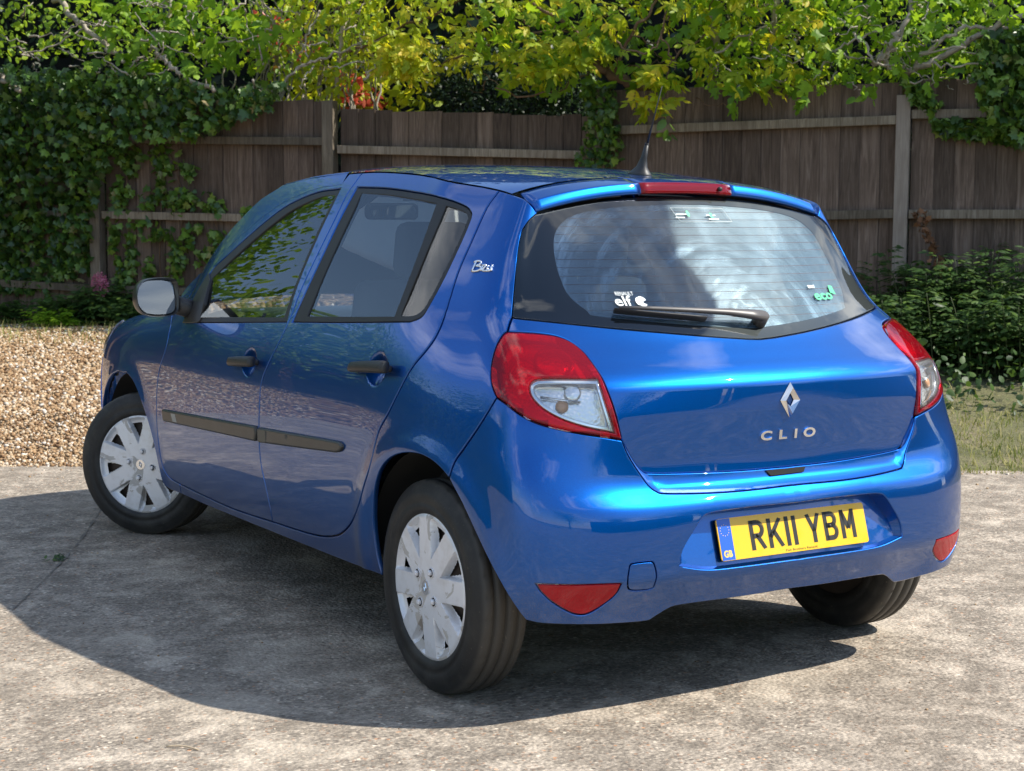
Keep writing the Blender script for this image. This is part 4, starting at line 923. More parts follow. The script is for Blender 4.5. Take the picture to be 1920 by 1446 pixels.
# interior
def pad(name, c, s, mat, parent, rot=None, bev=.03):
    bm = bmesh.new(); add_box(bm, c, s, rot, bev, 3); return bm_obj(name, bm, mat, parent, True)
R = lambda deg: Matrix.Rotation(math.radians(deg), 3, 'X')
for sx, yy in ((-.35, .93), (.35, 1.02)):
    st = pad('front_seat', (sx, yy, .80), (.50, .13, .62), M['seat'], car, R(14), .05)
    pad('seat_cushion', (sx, yy+.33, .52), (.50, .52, .15), M['seat'], st, R(6), .05)
    pad('headrest', (sx, yy-.115, 1.20), (.27, .09, .19), M['seat'], st, R(10), .04)
    for d in (-.06, .06):
        bm = bmesh.new(); add_tube(bm, [(sx+d, yy-.09, 1.02), (sx+d, yy-.115, 1.16)], .006, 8); bm_obj('headrest_post', bm, M['chrome'], st)
rs_ = pad('rear_seat', (0, .16, .78), (1.24, .13, .46), M['seat'], car, R(16), .05)
pad('seat_cushion', (0, .45, .53), (1.24, .48, .16), M['seat'], rs_, R(5), .05)
pad('parcel_shelf', (0, -.12, .965), (1.10, .42, .02), M['interior'], car, None, .005)
db = pad('dashboard', (0, 2.10, .86), (1.36, .42, .16), M['interior_sunlit'], car, R(-9), .06)
pad('instrument_hood', (.36, 1.98, .965), (.36, .16, .08), M['interior'], db, None, .03)
bm = bmesh.new()
ringp = [(.36+.185*math.cos(t), 1.76+.07*math.sin(t), .93+.17*math.sin(t)) for t in np.linspace(0, 2*math.pi, 33)]; add_tube(bm, ringp, .016, 8, False); add_tube(bm, [(.19, 1.77, .93), (.36, 1.80, .92), (.53, 1.77, .93)], .022, 8); add_tube(bm, [(.36, 1.79, .92), (.36, 2.0, .86)], .04, 10)
bm_obj('steering_wheel', bm, M['interior'], car)
for sx in (-.56, .62):
    bm = bmesh.new(); add_tube(bm, [(sx, 1.885, .90), (sx, 1.87, .905)], .052, 20); bm_obj('air_vent', bm, M['interior'], db, angle=40)
bm = bmesh.new(); add_box(bm, (0, 1.80, 1.335), (.23, .03, .065), None, .02, 3); rm = bm_obj('rear_view_mirror', bm, M['interior'], car)
bm = bmesh.new(); bm.faces.new([bm.verts.new((p[0], 1.7835, 1.335+p[1])) for p in rounded(.205, .05, .018)]); bm_obj('mirror_glass', bm, M['mirror'], rm, False)
def lining(a, b):
    s = (a*2-1)*.97; y = .06+(1.70-.06)*b; return roof_pt(s, y, -.022)
grid_obj('headlining', lining, 17, 21, M['headlining'], car)
bm = bmesh.new(); add_box(bm, (0, 1.28, .30), (1.40, 1.75, .02)); bm_obj('floor_carpet', bm, M['void'], car)
# ================================================================== THE YARD
RH = np.array([math.cos(YAW), -math.sin(YAW), 0.]); FH = np.array([math.sin(YAW), math.cos(YAW), 0.]); C0 = np.array([CAM[0], CAM[1], 0.])
def LD(lat, dep, z=0.0): return C0+RH*lat+FH*dep+np.array([0, 0, z])
FA, FB = LD((500-960)/FPX*14.0, 14.0), LD((1900-960)/FPX*12.0, 12.0)
FD = (FB-FA)/np.linalg.norm(FB-FA); FN = np.array([FD[1], -FD[0], 0.]); FN *= -np.sign(FN@FH)      # towards the camera
def fpt(px, py, fwd=0.0):
    c, d = ray(px, py); t = ((FA+FN*fwd-c)@FN)/(d@FN); return c+d*t
def fs(px, py, fwd=0.0): p = fpt(px, py, fwd); return float((p-FA)@FD), float(p[2])
def FP(s, z, fwd=0.0): return FA+FD*s+FN*fwd+np.array([0, 0, z])
def edge_dep(lat): return 8.28+.0*lat
def gz(lat, dep):                                   # the bank beyond the slab rises gently to the fence
    e = np.asarray(dep, float)-8.3; t = np.clip(e/5.2, 0, 1.4); lat = np.asarray(lat, float)
    return np.where(e > 0, (.42+.022*np.clip(lat, -6, 6))*t*t*(3-2*np.clip(t, 0, 1))*np.where(t > 1, 1, 1)/np.maximum(1, t*t*0+1), 0.0)
def gz(lat, dep):
    e = np.asarray(dep, float)-8.3; t = np.clip(e/5.4, 0, 1); return (.44+.022*np.clip(np.asarray(lat, float), -6, 6))*(t*.75+.25*t*t*(3-2*t))
def grid_sheet(name, la, de, fz, mat, kind='structure', jitter=0.0):
    L_, D_ = np.meshgrid(la, de, indexing='ij'); Z = fz(L_, D_)
    if jitter: Z = Z+rng.normal(0, jitter, Z.shape)
    V = C0+L_[..., None]*RH+D_[..., None]*FH+np.stack([0*Z, 0*Z, Z], -1); V = V.reshape(-1, 3); n = len(de)
    F_ = [(i*n+j, (i+1)*n+j, (i+1)*n+j+1, i*n+j+1) for i in range(len(la)-1) for j in range(n-1)]
    return tag(mesh_obj(name, V, F_, mat), kind=kind)

# ---- surfaces
def mk_concrete():
    t = NT('weathered_concrete'); c = t.coord()
    big = t.noise(c, .55, 6, .6); mid = t.noise(c, 3.2, 6, .65); fine = t.noise(c, 38., 5, .7)
    col = t.ramp(big, [(.30, (.27, .245, .212)), (.50, (.38, .345, .30)), (.72, (.48, .435, .375))])
    col = t.mix(t.ramp(mid, [(.35, .55), (.65, 0.0)]), col, (.20, .190, .175))
    ag = t.voro(c, 85., 'F1', 'Color'); sp = t.n('ShaderNodeSeparateColor'); t.l(ag, sp.inputs[0])
    agd = t.voro(c, 85., 'F1', 'Distance')
    pale = t.math('MULTIPLY', t.ramp(sp.outputs[0], [(.62, 0.0), (.70, 1.0)]), t.ramp(agd, [(.25, 1.0), (.45, 0.0)]))
    dark = t.math('MULTIPLY', t.ramp(sp.outputs[1], [(.60, 0.0), (.68, 1.0)]), t.ramp(agd, [(.25, 1.0), (.5, 0.0)]))
    rust = t.math('MULTIPLY', t.ramp(sp.outputs[2], [(.88, 0.0), (.92, 1.0)]), t.ramp(agd, [(.3, 1.0), (.45, 0.0)]))
    wear = t.ramp(t.noise(c, 1.3, 5, .6), [(.40, .25), (.62, 1.0)])
    col = t.mix(t.math('MULTIPLY', pale, t.math('MULTIPLY', wear, .95)), col, (.66, .62, .55))
    col = t.mix(t.math('MULTIPLY', dark, t.math('MULTIPLY', wear, .95)), col, (.085, .08, .072))
    col = t.mix(t.math('MULTIPLY', rust, .75), col, (.36, .20, .12))
    col = t.mix(t.ramp(fine, [(.38, .55), (.60, 0.0)]), col, (.15, .14, .125))
    rc = t.n('ShaderNodeMapping'); rc.inputs['Rotation'].default_value = (0, 0, YAW); rc.inputs['Scale'].default_value = (19., 30., 1.); t.l(c, rc.inputs['Vector'])
    st1 = t.noise(rc.outputs['Vector'], 1.0, 8, .72, .6); st2 = t.noise(rc.outputs['Vector'], 2.7, 6, .7, .3)
    col = t.mix(t.ramp(st1, [(.40, .75), (.53, 0.0)]), col, (.16, .147, .130)); col = t.mix(t.ramp(st2, [(.52, 0.0), (.66, .70)]), col, (.60, .55, .48)); col = t.mix(t.ramp(st2, [(.36, .6), (.46, 0.0)]), col, (.10, .095, .085))
    big_s = t.voro(c, 52., 'F1', 'Color'); sb = t.n('ShaderNodeSeparateColor'); t.l(big_s, sb.inputs[0]); bd = t.voro(c, 52., 'F1', 'Distance')
    m1 = t.math('MULTIPLY', t.ramp(sb.outputs[0], [(.80, 0.0), (.84, 1.0)]), t.ramp(bd, [(.22, 1.0), (.36, 0.0)])); m2 = t.math('MULTIPLY', t.ramp(sb.outputs[1], [(.90, 0.0), (.93, 1.0)]), t.ramp(bd, [(.2, 1.0), (.34, 0.0)])); m3 = t.math('MULTIPLY', t.ramp(sb.outputs[2], [(.82, 0.0), (.86, 1.0)]), t.ramp(bd, [(.22, 1.0), (.36, 0.0)]))
    col = t.mix(t.math('MULTIPLY', m1, .85), col, (.66, .61, .53)); col = t.mix(t.math('MULTIPLY', m2, .8), col, (.46, .25, .14)); col = t.mix(t.math('MULTIPLY', m3, .8), col, (.11, .10, .09))
    mo = t.noise(c, 6.5, 9, .70, .5); col = t.mix(t.ramp(mo, [(.36, .62), (.50, 0.0)]), col, (.15, .136, .118)); col = t.mix(t.ramp(mo, [(.52, 0.0), (.68, .62)]), col, (.60, .555, .49))
    mo2 = t.noise(c, 1.8, 6, .62, .8); col = t.mix(t.ramp(mo2, [(.54, 0.0), (.66, .42)]), col, (.58, .54, .47))
    stn = t.noise(c, .9, 5, .6, .8); col = t.mix(t.ramp(stn, [(.52, 0.0), (.68, .38)]), col, (.17, .15, .125))
    tam = t.noise(t.coord('Object', (1.0, 14., 1.0)), 3.0, 5, .65)
    h = t.math('ADD', t.math('MULTIPLY', fine, .8), t.math('ADD', t.math('MULTIPLY', agd, -.6), t.math('MULTIPLY', tam, .5)))
    # fine cracks
    vw = t.coord('Object'); ds = t.n('ShaderNodeTexNoise'); ds.inputs['Scale'].default_value = 1.7; ds.inputs['Detail'].default_value = 5; t.l(vw, ds.inputs['Vector'])
    vm = t.n('ShaderNodeVectorMath'); vm.operation = 'MULTIPLY_ADD'; t.l(ds.outputs['Color'], vm.inputs[0]); vm.inputs[1].default_value = (.9, .9, .9); t.l(vw, vm.inputs[2])
    ed = t.voro(vm.outputs[0], .42, 'DISTANCE_TO_EDGE', 'Distance'); crk = t.ramp(ed, [(0.0, 1.0), (.006, 0.0)])
    col = t.mix(t.math('MULTIPLY', crk, .12), col, (.10, .092, .082))
    col = t.mix(1.0, col, (1.06, .985, .90), 'MULTIPLY')
    return t.done(t.bsdf(t.bump(h, .75, .007), Base_Color=col, Roughness=.93, Specular_IOR_Level=.25).outputs[0])
M['concrete'] = mk_concrete()
def mk_soil():
    t = NT('stony_soil'); c = t.coord(); v = t.voro(c, 38., 'F1', 'Color'); s = t.n('ShaderNodeSeparateColor'); t.l(v, s.inputs[0])
    col = t.ramp(s.outputs[0], [(0, (.09, .065, .04)), (.5, (.20, .145, .085)), (1, (.36, .28, .18))]); col = t.mix(t.ramp(t.noise(c, 2., 5), [(.4, 0.), (.65, .7)]), col, (.055, .045, .03))
    return t.done(t.bsdf(t.bump(t.voro(c, 38., 'F1', 'Distance'), -.8, .02), Base_Color=col, Roughness=.95).outputs[0])
M['soil'] = mk_soil()
def mk_turf():
    t = NT('dry_turf'); c = t.coord(); n1 = t.noise(c, 3.5, 6, .65); n2 = t.noise(c, 60., 4, .7)
    col = t.ramp(n1, [(.3, (.09, .10, .035)), (.5, (.17, .165, .07)), (.7, (.27, .22, .13))]); col = t.mix(t.ramp(n2, [(.4, .6), (.6, 0.)]), col, (.06, .055, .03))
    return t.done(t.bsdf(t.bump(n2, .8, .02), Base_Color=col, Roughness=.95).outputs[0])
M['turf'] = mk_turf()
grid_sheet('concrete_yard', np.array([-30., -8, -4, 0, 4, 8, 30]), np.array([-25., 0, 4, 8.28]), lambda l, d: 0*l, M['concrete'])
# crumbling front edge of the slab
grid_sheet('gravel_bed', np.arange(-16, 1.6, .25), np.arange(8.28, 15.5, .25), lambda l, d: gz(l, d)-.022, M['soil'], jitter=.006)
grid_sheet('verge', np.arange(1.5, 20, .25), np.arange(8.28, 14.0, .25), lambda l, d: gz(l, d)-.010, M['turf'], jitter=.010)
tag(mesh_obj('ground', [(-140, -140, -.06), (140, -140, -.06), (140, 140, -.06), (-140, 140, -.06)], [(0, 1, 2, 3)], M['turf']), kind='structure')

jt = catmull([on_ground(22, 1146), on_ground(62, 1108), on_ground(112, 1058), on_ground(150, 1015), on_ground(182, 968), on_ground(230, 900), on_ground(262, 870)], 12); jd = np.gradient(jt, axis=0); jn = np.stack([-jd[:, 1], jd[:, 0], 0*jd[:, 0]], 1); jn /= np.linalg.norm(jn, axis=1, keepdims=True)
jw = np.clip(rng.normal(.0025, .0035, len(jt)), .0004, .009); JV = np.concatenate([jt+jn*jw[:, None], jt-jn*(jw*rng.uniform(.5, 1.2, len(jt)))[:, None]]); JV[:, 2] = .0035; k = len(jt)
tag(mesh_obj('slab_joint', JV, [(i, i+1, k+i+1, k+i) for i in range(k-1)], simple('joint_grit', (.17, .15, .125), .95, vary=.4)), kind='structure')
# ---- gravel: loose stones, uncountable
def stones(name, lat, dep, size, zoff, mat, label, cat='gravel'):
    n = len(lat); T = np.array([(-1, -1, -1), (1, -1, -1), (1, 1, -1), (-1, 1, -1), (-1, -1, 1), (1, -1, 1), (1, 1, 1), (-1, 1, 1)])*.5
    T = T*np.array([1, .78, .55]); T[4:, :2] *= .66; T[:4, :2] *= .8
    V = T[None]*size[:, None, None]*(1+rng.normal(0, .16, (n, 8, 3)))
    a, b = rng.uniform(0, 6.28, n), rng.normal(0, .35, n); ca, sa, cb, sb = np.cos(a), np.sin(a), np.cos(b), np.sin(b)
    X = V[..., 0]*cb[:, None]-V[..., 2]*sb[:, None]; Z = V[..., 0]*sb[:, None]+V[..., 2]*cb[:, None]; Y = V[..., 1]
    V = np.stack([X*ca[:, None]-Y*sa[:, None], X*sa[:, None]+Y*ca[:, None], Z], -1)
    base_ = C0+lat[:, None]*RH+dep[:, None]*FH+np.stack([0*lat, 0*lat, gz(lat, dep)*(dep > 8.28)+zoff], -1)
    V = (V+base_[:, None]).reshape(-1, 3); Q = np.array([(0, 3, 2, 1), (4, 5, 6, 7), (0, 1, 5, 4), (1, 2, 6, 5), (2, 3, 7, 6), (3, 0, 4, 7)])
    F_ = (Q[None]+8*np.arange(n)[:, None, None]).reshape(-1, 4); return bulk(name, V, F_, mat, np.repeat(rng.random(n), 8))
def bulk(name, V, F_, mat, tone=None, parent=None, smooth=False):
    me = bpy.data.meshes.new(name); k = F_.shape[1]; me.vertices.add(len(V)); me.vertices.foreach_set('co', np.ascontiguousarray(V, np.float32).ravel())
    me.loops.add(F_.size); me.loops.foreach_set('vertex_index', np.ascontiguousarray(F_, np.int32).ravel()); me.polygons.add(len(F_)); me.polygons.foreach_set('loop_start', np.arange(0, F_.size, k, dtype=np.int32))
    if smooth: me.polygons.foreach_set('use_smooth', np.ones(len(F_), bool))
    if tone is not None: me.attributes.new('tone', 'FLOAT', 'POINT').data.foreach_set('value', np.ascontiguousarray(tone, np.float32))
    me.update(); me.validate(); return link(name, me, mat, parent)
def attr_mat(name, stops, rough=.8, transl=0.0, tcol=None, spec=.4):
    t = NT(name); a = t.n('ShaderNodeAttribute'); a.attribute_name = 'tone'; col = t.ramp(a.outputs['Fac'], stops)
    c = t.coord(); col = t.mix(t.ramp(t.noise(c, 22., 3), [(.35, .28), (.65, 0.)]), col, tuple(v*.45 for v in stops[0][1]))
    b = t.bsdf(None, Base_Color=col, Roughness=rough, Specular_IOR_Level=spec)
    if not transl: return t.done(b.outputs[0])
    tl = t.n('ShaderNodeBsdfTranslucent'); t.l(t.mix(.5, col, tcol or stops[-1][1]), tl.inputs['Color']); mx = t.n('ShaderNodeMixShader'); mx.inputs[0].default_value = transl
    t.l(b.outputs[0], mx.inputs[1]); t.l(tl.outputs[0], mx.inputs[2]); return t.done(mx.outputs[0])
M['stone'] = attr_mat('flint_gravel', [(0, (.16, .085, .04)), (.3, (.32, .19, .09)), (.65, (.46, .32, .18)), (.88, (.58, .46, .32)), (1, (.74, .68, .60))], .7)
n = 60000; la = rng.uniform(-5.2, -1.6, n); de = 8.25+6.2*rng.random(n)**1.15
tag(stones('gravel', la, de, rng.uniform(.011, .028, n)*(1+.35*(de > 9.8)), rng.uniform(-.014, .008, n), M['stone'], ''), 'loose golden flint gravel between the concrete slab and the fence', 'gravel', kind='stuff')
n = 15000; la = -1.6+3.6*rng.random(n)**1.2; de = 8.25+5.0*rng.random(n)
tag(stones('gravel', la, de, rng.uniform(.018, .042, n), rng.uniform(-.014, .006, n), M['stone'], ''), 'golden flint gravel thinning out behind the car', 'gravel', kind='stuff')
n = 9000; la = -5.2-8*rng.random(n)**1.3; de = 8.25+6*rng.random(n)
tag(stones('gravel', la, de, rng.uniform(.03, .06, n), rng.uniform(-.014, .006, n), M['stone'], ''), 'golden flint gravel spreading away along the slab edge', 'gravel', kind='stuff')
n = 700; la = rng.uniform(-4.5, 4.5, n); de = 8.27-np.abs(rng.normal(0, .25, n)); keep = rng.random(n) < .6
tag(stones('grit', la[keep], de[keep], rng.uniform(.006, .022, keep.sum()), np.full(keep.sum(), .002), M['stone'], ''), 'stray stones kicked from the gravel onto the slab edge', 'grit', kind='stuff')
n = 420; p_ = np.stack([rng.uniform(-3.2, 3.2, n), rng.uniform(2.6, 8.0, n)], 1)
tag(stones('grit', p_[:, 0], p_[:, 1], rng.uniform(.003, .009, n), np.full(n, .001), M['stone'], ''), 'tiny grit scattered over the concrete around the car', 'grit', kind='stuff')

# ---- timber fence
def mk_wood(name, dark, light, grey):
    t = NT(name); oi = t.n('ShaderNodeObjectInfo'); tc_ = t.n('ShaderNodeTexCoord'); mp_ = t.n('ShaderNodeMapping'); mp_.inputs['Scale'].default_value = (16., 16., 1.1)
    ad = t.n('ShaderNodeVectorMath'); ad.operation = 'MULTIPLY_ADD'; ad.inputs[1].default_value = (1, 1, 1); t.l(tc_.outputs['Object'], ad.inputs[0])
    cb = t.n('ShaderNodeCombineXYZ'); t.l(t.math('MULTIPLY', oi.outputs['Random'], 37.), cb.inputs[2]); t.l(cb.outputs[0], ad.inputs[2]); t.l(ad.outputs[0], mp_.inputs['Vector']); v = mp_.outputs['Vector']
    g = t.noise(v, 2.2, 7, .65, 1.4); g2 = t.noise(v, 9., 4, .6, .4); lg_ = t.noise(tc_.outputs['Object'], 1.4, 4)
    col = t.ramp(g, [(.30, dark), (.52, light), (.74, grey)]); col = t.mix(t.ramp(lg_, [(.35, .5), (.65, 0.)]), col, tuple(d*.8 for d in dark))
    hsv = t.n('ShaderNodeHueSaturation'); t.l(col, hsv.inputs['Color']); t.l(t.math('ADD', t.math('MULTIPLY', oi.outputs['Random'], .7), .62), hsv.inputs['Value'])
    return t.done(t.bsdf(t.bump(t.math('ADD', g, t.math('MULTIPLY', g2, .6)), .55, .004), Base_Color=hsv.outputs[0], Roughness=.86, Specular_IOR_Level=.25).outputs[0])
M['board'] = mk_wood('weathered_dark_boards', (.070, .049, .037), (.150, .108, .083), (.25, .195, .158))
M['rail'] = mk_wood('weathered_grey_rails', (.095, .075, .052), (.20, .165, .125), (.30, .26, .20))
M['newpost'] = mk_wood('paler_post_timber', (.34, .28, .23), (.46, .39, .33), (.56, .49, .42))
fence = empty('timber_fence', 'weathered brown close-board timber fence behind the car', 'fence', loc=tuple(FP(0, .35)))
def lbox(name, s0, s1, z0, z1, f0, f1, mat, z0b=None, z1b=None, f1b=None, par=None):
    """box along the fence; z and front face may slope from s0 to s1"""
    z0b = z0 if z0b is None else z0b; z1b = z1 if z1b is None else z1b; f1b = f1 if f1b is None else f1b
    c = FP((s0+s1)/2, (z0+z1)/2, (f0+f1)/2)
    P = [FP(s0, z0, f0), FP(s1, z0b, f0), FP(s1, z0b, f1b), FP(s0, z0, f1), FP(s0, z1, f0), FP(s1, z1b, f0), FP(s1, z1b, f1b), FP(s0, z1, f1)]
    bm = bmesh.new(); v = [bm.verts.new(tuple(p-c)) for p in P]
    for q in ((0, 3, 2, 1), (4, 5, 6, 7), (0, 1, 5, 4), (1, 2, 6, 5), (2, 3, 7, 6), (3, 0, 4, 7)): bm.faces.new([v[k] for k in q])
    bmesh.ops.bevel(bm, geom=bm.edges[:], offset=min(.003, abs(z1-z0)*.2, abs(f1-f0)*.25), segments=1, affect='EDGES')
    o = bm_obj(name, bm, mat, par if par is not None else fence, False); o.location = tuple(c-np.array(fence.location)) if (par is None) else tuple(c); return o
def zrow(px, py): return fs(px, py)[1]
def srow(px, py=400): return fs(px, py)[0]
posts = [(178, 205, 302, M['rail'], 1), (613, 643, 190, M['rail'], 1), (1115, 1141, 168, M['rail'], 1), (1677, 1708, 180, M['newpost'], 1)]
BASE = lambda s: float(np.interp(s, [srow(0), srow(1900)], [zrow(0, 604), zrow(1900, 612)]))
# sections: s range, top rows at both ends, rail rows at both ends
secs_ = [((-1400, 185), (205, 205), [(262, 262), (402, 402), (530, 541)]),
         ((200, 615), (190, 190), [(262, 266), (403, 412), (541, 556)]),
         ((640, 1118), (206, 219), [(281, 292), (425, 432), (565, 572)]),
         ((1138, 1680), (170, 156), [(246, 226), (415, 401), (580, 575)]),
         ((1705, 5200), (150, 146), [(216, 212), (402, 402), (575, 575)])]
for (xa, xb), (ta, tb_), rails in secs_:
    sa, sb = srow(xa), srow(xb); zt0, zt1 = zrow(max(xa, 0), ta), zrow(min(xb, 1920), tb_)
    sa_c, sb_c = max(sa, -16.0), min(sb, 16.0)
    nb = max(1, round((sb_c-sa_c)/.150)); w = (sb_c-sa_c)/nb
    for k in range(nb):
        s0 = sa_c+k*w; s1 = s0+w+.022; u = (s0-sa)/(sb-sa); zt = zt0+(zt1-zt0)*np.clip((s0-srow(max(xa, 0)))/(srow(min(xb, 1920))-srow(max(xa, 0))), 0, 1)+rng.normal(0, .006); zb = BASE(s0)+.13
        lbox('board', s0, s1, zb, zt, -.012+.001*(k % 2), .004+.003*(k % 2), M['board'], z1b=zt+rng.normal(0, .003), f1b=.016+.002*(k % 2))
    for (ra, rb) in rails:
        s0c, s1c = max(sa, srow(0)-3.2), min(sb, srow(1920)+9.0, 16.0); xa_, xb_ = max(xa, 0), min(xb, 1920)
        za, zb_ = zrow(xa_, ra), zrow(xb_, rb)
        zz = lambda s: za+(zb_-za)*(s-srow(xa_))/(srow(xb_)-srow(xa_))
        o = lbox('rail', s0c, s1c, zz(s0c)-.034, zz(s0c)+.034, .022, .085, M['rail'], z0b=zz(s1c)-.034, z1b=zz(s1c)+.034)
    lbox('gravel_board', max(sa, srow(0)-3), min(sb, 16.0), BASE(sa)-.10, BASE(sa)+.135, -.014, .012, M['board'], z0b=BASE(sb)-.10, z1b=BASE(sb)+.135)
for (x0, x1, top, mt, _) in posts:
    s0, s1 = srow(x0), srow(x1); s1 = s0+.105
    lbox('post', s0, s1, BASE(s0)-.3, zrow((x0+x1)/2, top), -.01, .098, mt)
# ================================================================== plants
def unit(v): return v/np.maximum(np.linalg.norm(v, axis=-1, keepdims=True), 1e-9)
LEAF = {}
def leaf_t(name, pts, fold=.15, curl=.12):
    """outline from base round to base; a midrib fan with a fold and a curl"""
    o = np.array(pts, float); mid = np.array([(0, y) for y in np.linspace(0, 1, 4)])
    V = np.concatenate([o, -o[::-1]*[1, -1]], 0) if False else None
    L_ = o; Rr = o*[-1, 1]; n = len(o); P = [(0, 0)]+[tuple(p) for p in L_]+[(0, 1)]+[tuple(p) for p in Rr]+[(0, .5)]
    P = np.array(P); Z = -fold*np.abs(P[:, 0])-curl*P[:, 1]**2
    m = len(P)-1; tip = n+1; F_ = []
    seq = [0]+list(range(1, n+1))+[tip]; F_ += [(m, a, b) for a, b in zip(seq, seq[1:])]
    seq = [0]+list(range(n+2, 2*n+2))+[tip]; F_ += [(m, b, a) for a, b in zip(seq, seq[1:])]
    LEAF[name] = (np.column_stack([P, Z]), np.array(F_))
leaf_t('ivy', [(.20, -.10), (.50, .02), (.36, .34), (.48, .56), (.16, .60)], .25, .10)
leaf_t('lance', [(.13, .18), (.20, .42), (.15, .70)], .25, .22)
leaf_t('fig', [(.12, -.06), (.46, .12), (.27, .34), (.50, .66), (.20, .56), (.20, .84)], .18, .20)
leaf_t('oval', [(.22, .15), (.32, .45), (.20, .78)], .2, .15)
leaf_t('quad', [(.34, .45)], .2, .1)
def leaves(name, pos, ax, nor, size, mat, kind, tone, parent=None):
    T, F0 = LEAF[kind]; n = len(pos); ax = unit(ax); nor = unit(nor-ax*(nor*ax).sum(-1, keepdims=True)); sd = np.cross(ax, nor)
    wv = 1+rng.normal(0, .12, n); V = pos[:, None]+size[:, None, None]*(T[None, :, 0:1]*(sd*wv[:, None])[:, None]+T[None, :, 1:2]*ax[:, None]+T[None, :, 2:3]*nor[:, None])
    F_ = (F0[None]+len(T)*np.arange(n)[:, None, None]).reshape(-1, 3)
    return bulk(name, V.reshape(-1, 3), F_, mat, np.repeat(tone, len(T)), parent)
M['ivy'] = attr_mat('ivy_leaf', [(0, (.012, .036, .014)), (.45, (.050, .118, .022)), (.85, (.19, .32, .036)), (1, (.30, .24, .12))], .38, .26, (.22, .36, .02), .5)
M['lime'] = attr_mat('yellow_green_leaf', [(0, (0.172, 0.265, 0.014)), (.45, (0.333, 0.437, 0.018)), (.8, (0.552, 0.552, 0.023)), (1, (0.713, 0.506, 0.023))], .5, .52, (.85, .88, .03))
M['fig'] = attr_mat('broad_green_leaf', [(0, (0.067, 0.168, 0.016)), (.5, (0.168, 0.325, 0.022)), (1, (0.314, 0.470, 0.034))], .45, .48, (.55, .80, .03), .3)
M['mid'] = attr_mat('mid_green_leaf', [(0, (0.103, 0.218, 0.016)), (.5, (0.241, 0.391, 0.025)), (.95, (0.437, 0.552, 0.034)), (1, (0.517, 0.081, 0.034))], .5, .46, (.60, .78, .03))
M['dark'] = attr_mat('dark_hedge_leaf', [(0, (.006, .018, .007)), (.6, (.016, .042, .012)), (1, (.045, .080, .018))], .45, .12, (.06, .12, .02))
M['red'] = attr_mat('red_young_leaf', [(0, (.28, .035, .02)), (.6, (.50, .07, .04)), (1, (.62, .20, .12))], .4, .35, (.7, .12, .05))
M['weed'] = attr_mat('undergrowth_leaf', [(0, (.018, .045, .012)), (.6, (.042, .092, .019)), (1, (.10, .17, .028))], .5, .26, (.15, .27, .03))
M['grass'] = attr_mat('grass_blade', [(0, (.08, .13, .018)), (.5, (.20, .25, .04)), (.8, (.40, .36, .11)), (1, (.58, .48, .24))], .7, .25, (.35, .38, .06))
M['pink'] = attr_mat('pink_flower', [(0, (.42, .07, .17)), (1, (.80, .32, .45))], .6, .3, (.8, .3, .4))
M['dry'] = attr_mat('dry_brown_leaf', [(0, (.12, .055, .025)), (1, (.32, .16, .08))], .8, .2, (.4, .2, .08))
M['bark'] = simple('pale_grey_bark', (.30, .26, .21), .85, bump=(60, .6, .006), vary=.35)
M['bark_brown'] = simple('brown_bark', (.14, .085, .05), .9, bump=(50, .7, .008), vary=.4)
M['stem'] = simple('green_stem', (.075, .10, .035), .7, vary=.3)
TOCAM = -FH
def px_pts(n, poly, fwd, fn=None):
    """points whose picture lies inside a polygon of pixels, at fence depth plus an offset each"""
    poly = np.asarray(poly, float); mn, mx = poly.min(0), poly.max(0); out = []
    while len(out) < n:
        q = mn+(mx-mn)*rng.random((n*2, 2)); q = q[inpoly(q, poly)]; out += list(q)
    q = np.array(out[:n]); f = fwd(n, q) if callable(fwd) else rng.uniform(fwd[0], fwd[1], n)
    return np.array([fpt(a, b, c) for (a, b), c in zip(q, f)]), q
def facing(n, spread=.7, up=.35, down=-.6):
    nor = unit(np.tile(TOCAM*.55+np.array(SUN_DIR)*.75+np.array([0, 0, up*.4]), (n, 1))+rng.normal(0, spread, (n, 3)))
    ax = unit(np.tile(np.array([0, 0, down]), (n, 1))+rng.normal(0, .65, (n, 3))); return ax, nor
def branch(bm, pts, r0, r1, n=6, sub=4, wob=.0):
    P = catmull(np.array(pts), sub)
    if wob: P[1:-1] += rng.normal(0, wob, P[1:-1].shape)
    add_tube(bm, P, list(np.linspace(r0, r1, len(P))), n)
    return P
